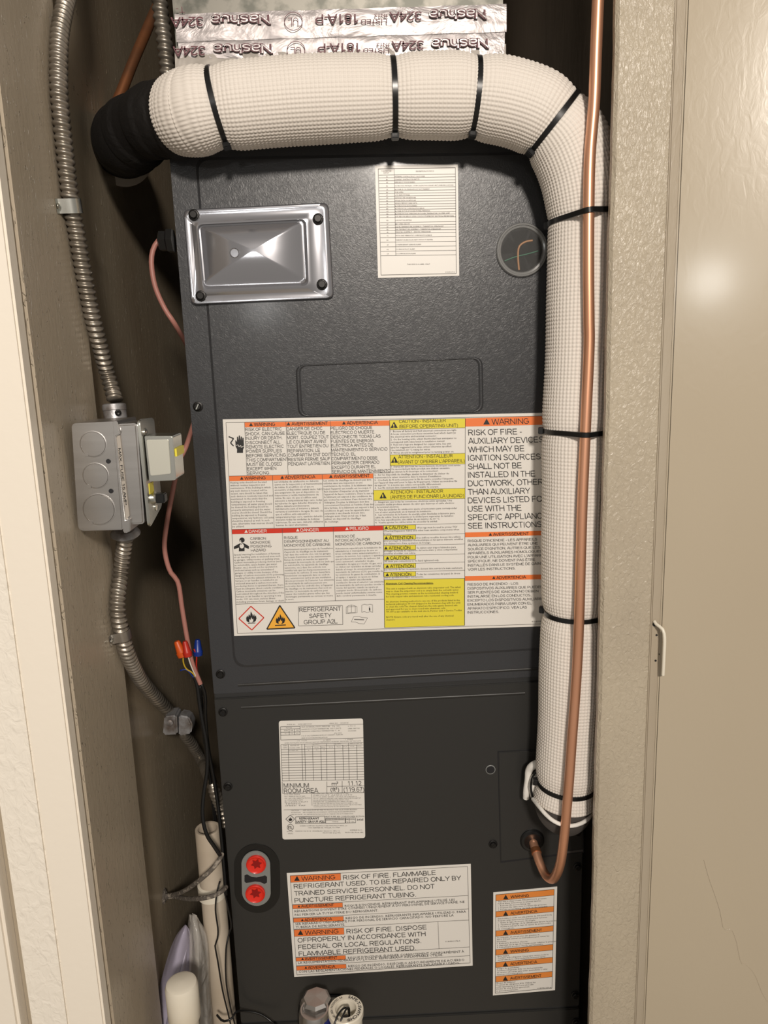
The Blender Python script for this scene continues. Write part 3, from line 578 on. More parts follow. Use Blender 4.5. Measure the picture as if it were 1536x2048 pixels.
para(fi, ['Advertencia especial para la instalación de', 'calentadores ó manejadoras de aire en', 'áreas cerradas como estacionamientos ó', 'cuartos de servicio. Los equipos ó aparatos', 'que producen monóxido de carbono (tal', 'como automóvil, calentador de gas,', 'calentador de agua por medio de gas, etc.)', 'no deben ser operados en áreas cerradas', 'debido al riesgo de envenenamiento por', 'monóxido de carbono (CO) que resulta de', 'las emisiones de gases de combustión. Si', 'el equipo ó aparato se opera en dichas', 'áreas, debe existir una adecuada', 'ventilación directa al exterior. Las emisiones', 'de monóxido de carbono pueden circular a', 'través del aparato cuando se opera en', 'cualquier modo. El monóxido de carbono', 'puede causar enfermedades severas como', 'daño cerebral permanente ó muerte.'], (157, 301), (168, 785), 18, (0, 470), -.026, c5, **f)
for (s, x, wd), (a, b, c_, d) in zip([('CAUTION', 707, 195), ('ATTENTION', 707, 247), ('ATENCIÓN', 704, 222), ('CAUTION', 720, 192), ('ATTENTION', 718, 242), ('ATENCIÓN', 718, 218)], ys):
    head(ik, s, (c5(x, 0)[0], d-1.4), 5.9, wd/5.12, -.02)
for s, p_, wd in [('Wet rags must be used to protec TXV', (995, 87), 412), ('(Thermal Expansion Valve) and other heat sensitive components when', (655, 122), 770), ('brazing.', (655, 152), 80),
                  ('Des chiffons mouillés doivent être utilisés', (990, 190), 450), ('pour protéger le détendeur thermostatique et les autres éléments sensibles', (655, 222), 810), ("à la chaleur lors d'une opération de brasage.", (655, 250), 480),
                  ('Se deben usar trapos húmedos para', (992, 294), 400), ('proteger la válvula de expansión del termostato y otros componentes', (655, 326), 752), ('sensibles al soldar, con cobre.', (655, 353), 325),
                  ('All drain pan connections to be hand tightened only.', (660, 432), 560), ('Les raccords du bac récupération doivent être serrés à la main seulement.', (658, 516), 805),
                  ('Todas las conexiones del panel de drena', (990, 564), 445), ('deben apretarse a mano unicamente.', (660, 597), 402)]:
    text(fi, s, c5(*p_), 18/5.12, wd/5.12, -.023, Y=YT, res=1)
text(ik, 'Aluminum Coil Cleaning Recommendation.', c5(674, 660), 3.6, 488/5.12, -.015, Y=YT, bold=True, res=1); line(ik, c5(674, 664), c5(1160, 656), .7, YL)
para(ik, ['This unit is equipped with an aluminum tube evaporator coil. The safest', 'way to clean the evaporator coil is to simply flush the coil with water.', 'This cleaning practice remains as the recommended cleaning method', 'for both copper tube and aluminum tube residential cooling coils.'], (676, 712), (676, 793), 18, (0, 766), -.022, c5, **f)
para(ik, ['An alternate cleaning method is to use one of the products listed in the', 'technical publication TP-109 (shipped in the literature bag with the unit)', 'to clean the coils.The cleaners listed are the only agents deemed safe', 'and approved for use to clean round tube aluminum coils.', 'TP-109 is also available on the web site in, Partner Link > Service Toolkit.'], (676, 845), (678, 949), 18, (0, 756), -.022, c5, **f)
para(ik, ['NOTE: Ensure coils are rinsed well after the use of any chemical', '             cleaners.'], (678, 1003), (678, 1030), 18, (0, 690), -.022, c5, **f)
text(fi, '0140M01', c6(1143, 1428), 3.0, 24, -.02, Y=YT, res=1)
# pictograms
def flame(mb, cx, cy, s, Y=YT, hole=None):
    pts = [(-.5, .42), (-.55, .1), (-.42, -.18), (-.34, .02), (-.25, -.32), (-.12, -.12), (-.05, -.62), (.12, -.3), (.18, -.08), (.3, -.34), (.36, -.05), (.48, -.2), (.55, .12), (.45, .42), (.2, .55), (-.25, .55)]
    quad(mb, [(cx+a*s, cy+b*s) for a, b in pts], Y)
    if hole is not None: quad(hole, [(cx+a*s, cy+b*s) for a, b in [(-.22, .5), (-.2, .2), (-.08, .3), (0, 0), (.1, .25), (.2, .15), (.2, .45), (0, .56)]], Y-.0002)
q = [c4(365, 1020), c4(518, 1155), c4(376, 1300), c4(222, 1165)]; rect(rx, q, 2.0, YL)
flame(ik, *c4(370, 1148), 19, hole=wt); line(ik, c4(330, 1220), c4(418, 1217), 1.1, YT)
q = [c4(706, 1010), c4(885, 1275), c4(553, 1290)]
am = MB(); quad(am, q, YB)
for i in range(3): line(ik, q[i], q[(i+1) % 3], 2.3, YL)
flame(ik, *c4(714, 1172), 17, hole=am); line(ik, c4(650, 1246), c4(778, 1240), 1.9, YT)
q = [c4(925, 1027), c4(1447, 1010), c4(1452, 1235), c4(930, 1252)]; rect(fi, q, .8, YL)
text(ik, 'REFRIGERANT', c4(937, 1087), 8.3, 493/5.908, -.033, Y=YT); text(ik, 'SAFETY', c4(1055, 1158), 8.3, 265/5.908, -.033, Y=YT); text(ik, 'GROUP A2L', c4(992, 1233), 8.3, 398/5.908, -.033, Y=YT)
# manual symbols
for q in ([(285, 880), (322, 870), (322, 945), (285, 955)], [(322, 870), (362, 880), (362, 950), (322, 945)], [(268, 890), (378, 885), (380, 950), (268, 958)], [(428, 872), (455, 862), (485, 870), (512, 862), (538, 868), (540, 945), (512, 938), (485, 948), (455, 938), (428, 945)], [(345, 990), (400, 988), (430, 998), (487, 1003), (452, 1065), (400, 1060), (365, 1045), (320, 1043)]):
    rect(fi, [c5(*p_) for p_ in q], .6, YL)
line(ik, c5(350, 1018), c5(452, 1022), 1.3, YT); text(ik, 'i', c5(503, 928), 7.5, 2.4, 0, Y=YT, bold=True)
# shocked hand
hnd = [(200, 447), (202, 405), (185, 372), (180, 300), (190, 300), (200, 320), (200, 258), (212, 255), (218, 300), (222, 243), (235, 242), (240, 300), (246, 255), (258, 255), (260, 305), (266, 268), (278, 270), (284, 380), (272, 410), (272, 447)]
quad(ik, [c1(*p_) for p_ in hnd], YT)
for a, b in (((102, 255), (160, 278)), ((160, 278), (125, 330)), ((125, 330), (160, 366))): line(ik, c1(*a), c1(*b), 2.2, YT)
for a, b in (((190, 360), (215, 352)), ((215, 352), (222, 376)), ((222, 376), (246, 358)), ((246, 358), (250, 384)), ((250, 384), (280, 366))): line(wt, c1(*a), c1(*b), 1.0, YT2)
# person breathing fumes
quad(ik, [c4(260+30*math.cos(t)*1.05, 237+30*math.sin(t)) for t in np.linspace(0, 6.283, 16, endpoint=False)], YT)
quad(ik, [c4(*p_) for p_ in [(222, 370), (225, 325), (165, 345), (163, 315), (230, 278), (285, 276), (343, 310), (340, 342), (290, 322), (290, 368)]], YT)
quad(wt, [c4(258+26*math.cos(t), 308+28*math.sin(t)) for t in np.linspace(0, 6.283, 14, endpoint=False)], YT2)
line(wt, c4(243, 240), c4(252, 290), 1.4, YT2)
og.build('orange_heading', 'orange', W); yl.build('yellow_heading', 'yellow', W); rd.build('red_heading', 'red_ink', W)
ik.build('printed_text', 'ink', W); fi.build('fine_print', 'ink_soft', W); wt.build('white_print', 'white', W); am.build('amber_triangle', 'amber', W); yx.build('yellow_mark', 'yellow', W); rx.build('red_diamond', 'red_ink', W)

# display code sticker at the top
S2 = sticker('code_sticker', [(750, 331.5), (915.5, 329), (918.5, 551.5), (756, 556)], 'white display code table sticker near the top of the cabinet')
c = Crop(720, 300, 3.84); fi = MB()
rect(fi, [c(140, 145), c(733, 135), c(740, 948), c(162, 960)], .8, YL); line(fi, c(262, 143), c(275, 808), .6, YL)
rows = [192, 213, 236, 257, 290, 313, 334, 355, 376, 397, 418, 438, 458, 478, 498, 520, 557, 577, 598, 618, 640, 672, 708, 744, 778, 812]
ent = ['INTERNAL CONTROL FAULT / NO POWER', 'STANDBY, WAITING FOR INPUTS', 'EMERGENCY MODE RUNNING', 'NO INDOOR ID INSTALLED - SYSTEM CALLING FOR AUXILIARY HEAT (WHEN INDOOR MODE)', 'BLOWER ID OR MISSING/FAULT NOT PRESENT', 'FUSE OPEN', 'LOW AIRFLOW MODE', 'DATA NOT YET ON NETWORK', 'INVALID DATA ON NETWORK', 'INVALID MEMORY CARD DATA', 'BLOWER MOTOR NOT RUNNING', 'BLOWER MOTOR COMMUNICATION ERROR', 'BLOWER MOTOR HP (HORSE POWER) MISMATCH', 'BLOWER MOTOR OPERATING IN POWER, TEMPERATURE, OR SPEED LIMIT', 'LOW INDOOR AIRFLOW (MAIN CODE IN SUPPLEMENTARY ELECTRICAL HEATER MODE)', 'LOW MOTOR LIMITING', 'EEV OPEN CIRCUIT', 'LIQUID TEMPERATURE (ASSEMBLY) - THERMISTOR OPEN/SHORT', 'GAS TEMPERATURE (ASSEMBLY) - THERMISTOR OPEN/SHORT', 'PRESSURE (ASSEMBLY) - SENSOR OPEN/SHORT', 'MOTOR AND THERMOSTAT COMMUNICATION ERROR', 'THERMISTOR ERROR (IN HEAT WITHOUT HEATER)', 'CO REFRIGERANT LEAKAGE ALARM', 'CO SENSOR FAULT ALARM', 'CO COMMUNICATION ALARM']
for i, y in enumerate(rows):
    t = (y-145)/815; line(fi, c(143+22*t, y), c(733+6*t, y-8), .5, YL)
    if i < len(ent):
        yy = (y+rows[i+1])/2+6; text(fi, ent[i], c(267+9*t, yy-1), 2.3, min(450, 7.0*len(ent[i]))/3.84, -.012, Y=YT, res=1)
        text(fi, ['On', 'E0', 'd1', 'b2', 'C4', 'F3', '37', '49', '5b', 'db'][i % 10], c(200+9*t, yy), 2.3, 3.5, -.012, Y=YT, res=1)
text(fi, '7 SEGMENT LED', c(165, 165), 2.2, 20, -.012, Y=YT, res=1); text(fi, 'DISPLAY', c(182, 179), 2.2, 11, -.012, Y=YT, res=1)
text(fi, 'DESCRIPTION OF STATUS', c(430, 167), 2.4, 36, -.012, Y=YT, res=1); text(fi, 'THIS SIDE IS A LABEL ONLY', c(362, 882), 2.4, 46, -.012, Y=YT, res=1); text(fi, 'D140M01670-A', c(658, 941), 2.0, 19, -.012, Y=YT, res=1)
fi.build('fine_print', 'ink_soft', S2)

STK = -.0002; YB = STK-.0009; YL = STK-.0011; YT = STK-.0012; YT2 = STK-.0014
# rating plate
S3 = sticker('rating_sticker', [(557.5, 1442), (726, 1437), (730.5, 1676), (565, 1679)], 'off-white rating sticker reading minimum room area', 5)
c = Crop(540, 1420, 7.314); fi, ik, wt = MB(), MB(), MB()
k3 = dict(Y=YT, res=1)
for s, p_, wd, cp in [('MODEL NO.', (250, 222), 125, 16), ('AVPEC24BP1300AA', (412, 217), 200, 16), ('SERIAL NO.', (868, 204), 130, 16), ('2502240118', (1028, 200), 118, 16), ('MOTOR', (235, 270), 85, 16), ('AMPS', (203, 310), 60, 15), ('HP', (300, 307), 40, 15), ('DB', (385, 304), 32, 15), ('4.1', (215, 355), 34, 15), ('1/2', (305, 352), 34, 15), ('41/5', (382, 350), 34, 15),
                  ('TEST EXTERNAL STATIC PRESSURE    (Pa)  124.6', (458, 258), 568, 17), ('MAXIMUM OUTLET TEMPERATURE  93.3°C (200°F)', (460, 292), 580, 17), ('MAXIMUM OPERATING TEMPERATURE °C   40', (460, 324), 562, 17), ('(Pa) 3550', (940, 347), 112, 15), ('0 in (0 cm) CLEARANCE FROM CABINET, PLENUM', (460, 386), 605, 17), ('AND DUCT FOR INSTALLATION', (460, 420), 378, 17),
                  ('in. WC. 0.5', (1142, 242), 110, 15), ('LABEL PART NO.', (1142, 280), 180, 15), ('0150A00804', (1142, 314), 118, 15), ('115   VOLTS', (400, 458), 140, 15), ('60  HERTZ', (780, 448), 110, 15), ('1   PHASE', (1102, 440), 110, 15),
                  ('WHEN INSTALLING AN ACCESSORY HEAT KIT, PERMANENTLY IDENTIFY THE MODEL ON THIS PLATE', (212, 492), 1118, 15), ('MARK', (190, 530), 65, 14), ('HERE', (190, 560), 62, 14), ('HEATER KIT', (295, 528), 135, 14), ('MODEL USED', (285, 562), 155, 14), ('CIRCUIT 1', (615, 517), 100, 14), ('CIRCUIT 2', (930, 507), 110, 14), ('SINGLE POINT KIT', (1168, 501), 182, 14), ('NO HEAT KIT', (275, 603), 138, 14), ('4', (560, 598), 12, 15), ('7.1', (670, 592), 34, 15), ('15', (780, 590), 25, 15)]:
    text(fi, s, c(*p_), cp/7.314, wd/7.314, -.03, Y=YT, res=1)
for x in (540, 655, 755, 865, 978, 1075, 1178, 1282): text(fi, 'M.C.A', c(x, 560-(x-540)*.03), 1.9, 7.5, -.03, **k3)
line(fi, c(440, 232), c(1362, 208), .6, YL); rect(fi, [c(152, 247), c(440, 238), c(440, 362), c(156, 370)], .9, YL); line(fi, c(152, 282), c(440, 275), .8, YL); line(fi, c(155, 327), c(440, 320), .8, YL)
line(fi, c(278, 280), c(282, 365), .8, YL); line(fi, c(360, 278), c(362, 362), .8, YL); line(fi, c(158, 440), c(1365, 408), .8, YL); line(fi, c(156, 370), c(158, 440), .8, YL); line(fi, c(160, 508), c(1365, 478), .7, YL)
for i in range(13):
    y = 580+38.2*i; line(fi, c(165+1.0*i, y), c(1367+.8*i, y-26+i*.4), .75, YL)
for a, b, y0 in ((160, 180, 508), (266, 280, 506), (465, 482, 500), (508, 520, 500), (622, 638, 525), (742, 757, 522), (828, 833, 490), (948, 954, 515), (1065, 1078, 512), (1148, 1160, 480), (1268, 1277, 510)): line(fi, c(a, y0), c(b, 1040-(b-160)*.018), .75, YL)
line(fi, c(178, 1050), c(184, 1220), .8, YL)
line(fi, c(508, 530), c(1365, 512), .6, YL)
text(ik, 'MINIMUM', c(203, 1140), 9.0, 368/7.314, -.012, Y=YT); text(ik, 'ROOM AREA', c(205, 1217), 9.0, 503/7.314, -.012, Y=YT)
text(ik, 'm²', c(905, 1107), 7.4, 95/7.314, -.015, Y=YT); text(ik, '(ft²)', c(888, 1193), 8.0, 125/7.314, -.01, Y=YT); text(ik, '11.12', c(1143, 1105), 8.6, 195/7.314, -.02, Y=YT); text(ik, '(119.67)', c(1080, 1197), 9.0, 300/7.314, -.012, Y=YT)
line(fi, c(832, 1045), c(832, 1215), .8, YL); line(fi, c(1055, 1040), c(1056, 1215), .8, YL); line(fi, c(832, 1122), c(1380, 1110), .8, YL); line(fi, c(184, 1222), c(1385, 1208), .8, YL)
L1 = ['FLA - FULL LOAD AMPS - SINGLE MOTOR', 'MCA - MINIMUM CIRCUIT AMPS', 'MOP - MAX OVERCURRENT PROTECTION', 'kW - SUPPLIED HEATER KILOWATTS', 'BLOWER DELAY', 'TIMING', 'SPEED TAP']
for i, s in enumerate(L1): text(fi, s, c(210+i*2, 1246+i*27), 2.0, 380/7.314*(.6+.4*((i*7) % 5)/4), -.012, **k3)
L2 = ['USE COPPER SUPPLY WIRE ONLY SUITABLE FOR 75 C MIN', 'CIRCUIT AMPACITY', 'MOTOR AMPS BASED ON FLA OF 208-240 V', 'CIRCUIT 1 AMPACITY AND MAX OVERCURRENT DEVICE SIZE FOR HEAT KIT', 'FOR USE WITH MODELS LISTED BELOW IN CIRCUIT 1 ONLY', 'MINIMUM CLEARANCES ARE LISTED', 'FOR THE UNITS IN THE HEAT KIT MODE CIRCUIT IS SIZED TO THE', 'LARGEST LOAD BY CIRCUIT. THE ELECTRICAL DATA USED IN THIS TABLE', 'FOR INSTALLATION WITH THE LISTED KITS ONLY. SEE INSTRUCTIONS']
for i, s in enumerate(L2): text(fi, s, c(625+i*2, 1232+i*24), 2.0, (520+180*((i*5) % 4)/3)/7.314, -.012, **k3)
for i, s in enumerate(['CAUTION        WET RAGS MUST BE USED TO PROTECT THE VALVE WHEN BRAZING', 'ATTENTION     NE DONNEZ PAS AUX ENFANTS CETTE PLAQUE DE IDENTIFICATION', 'PRECAUCION   NO RETIRE ESTA PLACA DE LA UNIDAD SIN AUTORIZACION']): text(fi, s, c(310, 1478+i*30), 2.2, (965-30*i)/7.314, -.015, **k3)
line(fi, c(610, 1228), c(615, 1400), .6, YL); line(fi, c(200, 1462), c(1380, 1440), .6, YL)
rect(ik, [c(297, 1537), c(360, 1595), c(300, 1655), c(230, 1597)], .9, YL); flame(ik, *c(298, 1597), 6.5)
rect(fi, [c(375, 1565), c(800, 1553), c(805, 1655), c(375, 1665)], .9, YL)
text(ik, 'REFRIGERANT', c(430, 1602), 4.3, 290/7.314, -.01, Y=YT, bold=True, res=1); text(ik, 'SAFETY GROUP A2L', c(383, 1652), 4.6, 415/7.314, -.01, Y=YT, bold=True, res=1)
text(ik, 'HEAT PUMP AIR CONDITIONER SECTION', c(808, 1573), 3.2, 570/7.314, -.008, **k3); rect(fi, [c(812, 1588), c(1100, 1582), c(1100, 1655), c(815, 1662)], .9, YL); line(fi, c(812, 1612), c(1250, 1602), .8, YL)
text(fi, 'MAXIMUM REFRIGERANT', c(815, 1607), 2.2, 37, -.008, **k3); text(fi, 'CHARGE', c(910, 1642), 2.2, 12, 0, **k3)
rect(fi, [c(1105, 1582), c(1250, 1580), c(1252, 1650), c(1107, 1655)], .8, YL); line(fi, c(1158, 1582), c(1160, 1652), .8, YL)
for s, p_, wd in (('lb', (1120, 1605), 24), ('kg', (1120, 1643), 24), ('1.2', (1185, 1603), 40), ('0.54', (1180, 1641), 45)): text(fi, s, c(*p_), 2.1, wd/7.314, 0, **k3)
text(ik, '2025', c(1270, 1617), 3.6, 100/7.314, -.008, Y=YT, bold=True, res=1)
rect(fi, [c(298+46*math.cos(t), 1718+44*math.sin(t)) for t in np.linspace(0, 6.283, 24, endpoint=False)], .9, YL); text(ik, 'ETL', c(266, 1738), 5.2, 62/7.314, 0, Y=YT, bold=True, res=1)
text(fi, 'Intertek', c(248, 1786), 2.0, 12.5, 0, **k3); text(fi, '3043416', c(262, 1817), 2.0, 10.5, 0, **k3)
for s, p_, wd in (('DAIKIN COMFORT TECHNOLOGIES MANUFACTURING, L.P.', (440, 1703), 695), ('19001 KERMIER RD. WALLER, TX 77484', (560, 1731), 462), ('MADE IN USA, IN CE   ENSAMBLADO EN E.E.U.U.  MFG. U.S.', (375, 1781), 652), ('ASSEMBLED IN U.S.', (1170, 1766), 182), ('PRODUCED (Day) MTL', (775, 1806), 260), ('PRODUCED (Month, MM)', (1100, 1800), 265)): text(fi, s, c(*p_), 2.3, wd/7.314, -.005, **k3)
fi.build('fine_print', 'ink_soft', S3); ik.build('printed_text', 'ink', S3)

# fire risk sticker
S4 = sticker('fire_sticker', [(573.5, 1746.4), (941.5, 1727.9), (945.4, 1931.2), (588.5, 1954)], 'white sticker headed risk of fire, flammable refrigerant used')
c = Crop(560, 1700, 3.84); fi, ik, og = MB(), MB(), Bands()
for q in ([(78, 198), (465, 180), (467, 232), (80, 250)], [(97, 423), (480, 405), (482, 440), (99, 452)], [(103, 525), (487, 510), (488, 545), (105, 556)], [(107, 613), (490, 598), (493, 648), (110, 665)], [(122, 828), (503, 810), (505, 842), (124, 855)], [(126, 893), (507, 877), (509, 908), (128, 925)]): quad(og, [c(*p_) for p_ in q], YB); rect(fi, [c(*p_) for p_ in q], .5, YL)
rect(fi, [c(78, 198), c(1440, 127), c(1460, 868), c(130, 960)], .7, YL)
for a, b in (((95, 420), (1445, 350)), ((102, 522), (1447, 453)), ((107, 610), (1450, 538)), ((120, 825), (1455, 745)), ((125, 890), (1457, 812)), ((1213, 552), (1222, 760))): line(fi, c(*a), c(*b), .6, YL)
SL = -.052
head(ik, 'WARNING', c(165, 236), 8.2, 260/3.84, -.045, th=9.5, bold=False, Y=YT); head(ik, 'WARNING', c(192, 652), 8.2, 258/3.84, -.045, th=9.5, bold=False, Y=YT)
for s, p_, wd in (('AVERTISSEMENT', (162, 443), 252), ('ADVERTENCIA', (188, 548), 212), ('AVERTISSEMENT', (190, 847), 250), ('ADVERTENCIA', (215, 914), 210)): head(ik, s, c(*p_), 5.2, wd/3.84, -.045, th=4.5, Y=YT)
text(ik, 'RISK OF FIRE. FLAMMABLE', c(485, 230), 8.8, 712/3.84, -.055, Y=YT)
para(ik, ['REFRIGERANT USED. TO BE REPAIRED ONLY BY', 'TRAINED SERVICE PERSONNEL. DO NOT', 'PUNCTURE REFRIGERANT TUBING.'], (107, 298), (113, 406), 34, (0, 1286), SL, c, Y=YT)
text(ik, 'RISK OF FIRE. DISPOSE', c(512, 643), 8.8, 615/3.84, -.055, Y=YT)
para(ik, ['OFPROPERLY IN ACCORDANCE WITH', 'FEDERAL OR LOCAL REGULATIONS.', 'FLAMMABLE REFRIGERANT USED.'], (137, 712), (145, 816), 34, (0, 982), SL, c, Y=YT)
for s, p_, wd in (("RISQUE D'INCENDIE. RÉFRIGÉRANT INFLAMMABLE UTILISÉ. LES", (498, 438), 846), ('RÉPARATIONS DOIVENT ÊTRE CONFIÉES UNIQUEMENT À DU PERSONNEL DE SERVICE FORMÉ. NE', (112, 480), 1306), ('PAS PERCER LA TUYAUTERIE DU RÉFRIGÉRANT.', (114, 508), 640),
                  ('RIESGO DE INCENDIO. REFRIGERANTE INFLAMABLE UTILIZADO. PARA', (505, 533), 924), ('SER REPARADO ÚNICAMENTE POR PERSONAL DE SERVICIO CAPACITADO. NO PERFORE LA', (118, 578), 1216), ('TUBERÍA DE REFRIGERANTE.', (122, 603), 378),
                  ("RISQUE D'INCENDIE. ÉLIMINER CORRECTEMENT CONFORMÉMENT À", (522, 838), 893), ('LA RÉGLEMENTATION FÉDÉRALE OU LOCALE. RÉFRIGÉRANT INFLAMMABLE UTILISÉ.', (140, 876), 1112), ('RIESGO DE INCENDIO. DESÉCHELO ADECUADAMENTE DE ACUERDO', (525, 902), 892), ('CON LAS REGLAMENTACIONES FEDERALES O LOCALES. REFRIGERANTE INFLAMABLE USADO.', (144, 945), 1238)):
    text(ik, s, c(*p_), 4.6, wd/3.84, -.056, Y=YT, res=1)
text(fi, '0140M01078-A', c(1270, 708), 2.2, 30, -.05, Y=YT, res=1)
fi.build('fine_print', 'ink_soft', S4); ik.build('printed_text', 'ink', S4); og.build('orange_heading', 'orange', S4)

# orange banded sticker at the lower right
S5 = sticker('pressure_sticker', [(986.6, 1785), (1114.4, 1773.3), (1110, 1980.3), (985.8, 1991)], 'small white sticker with six orange heading bands')
c = Crop(960, 1760, 6.4); fi, ik, og = MB(), MB(), Bands()
bands = [(190, 120, 268, 195, 'WARNING', 235), (405, 337, 475, 405, 'ADVERTENCIA', 345), (652, 585, 722, 655, 'AVERTISSEMENT', 405), (892, 825, 963, 897, 'WARNING', 235), (1055, 990, 1122, 1058, 'ADVERTENCIA', 345), (1235, 1170, 1308, 1240, 'AVERTISSEMENT', 400)]
for i, (a, b, d, e, s, wd) in enumerate(bands):
    xr = 950-i*5; q = [c(203, a), c(xr, b), c(xr-2, e), c(203, d)]; quad(og, q, YB); rect(fi, q, .6, YL)
    text(ik, s, c(392-i, (a+d)/2+5), 5.2, wd/6.4, -.085, Y=YT, bold=True); tri(ik, *c(330-i, (a+d)/2-8), 9.2, YT)
rect(fi, [c(203, 190), c(950, 120), c(922, 1385), c(195, 1450)], .7, YL)
def tl(lines, x, y, dy, w0, ang=-.075):
    for i, s in enumerate(lines): text(fi, s, c(x, y+dy*i), 2.5, (w0*len(s)/44)/6.4, ang, Y=YT, res=1)
tl(['This unit is shipped with 700-200 P.S.I.G. pressure.', 'Follow these instructions to prevent injuries:', '  1. Remove the access fitting cap.', '  2. Depress the valve stem to release the pressure.', '  3. Put the access fitting cap back on the assembly.'], 230, 288, 26, 530)
tl(['Esta bobina se envía con una presión de 700-200 P.S.I.G.', 'Respete estas instrucciones para prevenir lesiones:', '  1. Quite la tapa de acceso de acople.', '  2. Oprima el vástago de la válvula para liberar la presión.', '  3. Vuelva a colocar la tapa de ajuste de acceso sobre', '     la conexión.'], 230, 505, 26, 545)
tl(['Ce serpentin est envoyé avec une pression de', '700 à 200 psi. Suivez ces instructions pour éviter les', 'blessures:', '  1. Retirez le bouchon d\'accès.', '  2. Appuyez sur la tige de soupape pour relâcher la pression.', '  3. Remettez le bouchon d\'accès sur l\'ensemble.'], 218, 748, 25, 545)
tl(['Burn hazard:', 'Contains R32 refrigerant. Use proper service tools to', 'avoid hazards to other technical personnel injury.'], 228, 985, 24, 540)
tl(['¡Peligro de quemaduras!', 'Contiene refrigerante R32. Use las herramientas', 'de servicio adecuadas para evitar quemaduras o otras', 'lesiones corporales graves.'], 218, 1145, 25, 545)
tl(['¡Risque de brûlures!', 'Contient du réfrigérant R32. Utilisez les', 'outils appropriés pour l\'entretien afin', 'd\'éviter de vous blesser gravement.', 'en personnes sérieuses.'], 208, 1330, 25, 540)
text(fi, '0140M01079-A', c(735, 1395), 2.2, 28, -.07, Y=YT, res=1)
fi.build('fine_print', 'ink_soft', S5); ik.build('printed_text', 'ink', S5); og.build('orange_heading', 'orange2', S5)

# grommet of the liquid line and the cable gland of the thermostat wire
lathe('rubber_grommet', P(1064, 1680, -.0022), (0, -1, 0), [(.0150, 0), (.0150, .0015), (.0135, .0032), (.0105, .0036), (.0080, .0022), (.0001, .0018)], 'black', AP, seg=32)
g = PX(343, 478, .0)
lathe('cable_gland', (-.0005, g[1]+.012, g[2]), (-1, 0, 0), [(.0125, 0), (.0125, .006), (.0105, .0075), (.0105, .014), (.006, .016), (.0001, .016)], 'black', AH, seg=6, smooth=False)

# ------------------------------------------------------------------ duct above, wrapped in foil tape
dz = P(600, 150, .01)[2]; DX0 = P(352, 120, .01)[0]; DX1 = P(1008, 130, .01)[0]
DU = thing('supply_duct', 'sheet metal supply duct sealed with printed foil tape', 'duct', ((DX0+DX1)/2, .25, dz))
box('duct_body', (DX0, .012, ztop+.0005), (DX1, .50, ZT-.001), 'sheet', DU, bevel=.003)
def strip(name, a, b, cc, d, Y, m, cols=60, rows=6, amp=.0016):
    V = []; F = []
    for j in range(rows+1):
        for i in range(cols+1):
            u, v = i/cols, j/rows; top = np.array(a)*(1-u)+np.array(b)*u; bot = np.array(d)*(1-u)+np.array(cc)*u
            p = top*(1-v)+bot*v; e = 1 if 0 < j < rows else 0
            V.append(P(p[0], p[1]+.6*math.sin(u*37)*(1-e), Y-.0004-e*amp*rng.random()))
    n = cols+1
    for j in range(rows):
        for i in range(cols): F.append((j*n+i, j*n+i+1, (j+1)*n+i+1, (j+1)*n+i))
    k = len(V); V += [np.array(v)+np.array([0, .0012, 0]) for v in V]; F += [tuple(x+k for x in reversed(f)) for f in F]
    return fixn(mk(name, V, F, m, DU, smooth=True, autos=60))
t0 = strip('cement_strip', (349, 96), (1012, 88), (1012, 172), (352, 180), .0105, 'foil_dull')
t1 = strip('foil_tape', (349, 28), (1013, 8), (1013, 64), (353, 84), .0090, 'foil', amp=.0014)
t2 = strip('foil_tape', (355, 82), (1010, 62), (1008, 124), (360, 116), .0100, 'foil', amp=.0014)
pk, pk2, pf = MB(), MB(), MB(); c = Crop(340, 0, 2.2588)
def nash(mb, dy, dx, Y):
    for s, xr, wd, cap, yb, ol in (('Nashua', 1432, 262, 42, 42, .022), ('324A', 1138, 148, 40, 52, 0), ('7N13', 985, 62, 14, 62, 0), ('LISTED', 980, 118, 18, 86, 0), ('181A-P', 850, 195, 42, 62, 0), ('Nashua', 455, 272, 42, 66, .022), ('324A', 150, 148, 42, 76, 0)):
        text(mb, s, c(xr+dx, yb+dy), cap/2.2588*.98, wd/2.2588, -.012, lean=.03, Y=Y, flip=True, outline=.30 if ol else .17)
        if ol: text(pf, s, c(xr+dx, yb+dy), cap/2.2588*.98, wd/2.2588, -.012, lean=.03, Y=Y-.0003, flip=True, outline=.12)
    o = c(537+dx*1.2+20, 96+dy); rect(mb, [(o[0]+18*math.cos(t), o[1]+18*math.sin(t)) for t in np.linspace(0, 6.283, 28, endpoint=False)], 1.4, Y)
    text(mb, 'UL', (o[0]+10, o[1]-7), 14, 21, 0, lean=0, Y=Y, flip=True)
nash(pk, 0, 0, .0048); nash(pk2, 132, 10, .0058)
text(pk, 'T-', c(66, 30), 12, 18, 0, Y=.0055, flip=True)
pk.build('tape_print', 'purple_ink', t1); pk2.build('tape_print', 'purple_ink', t2); pf.build('tape_print', 'foil', t2)
box('duct_flange', (DX0-.004, .008, ztop+.0005), (DX1+.004, .0115, ztop+.012), 'sheet', DU)

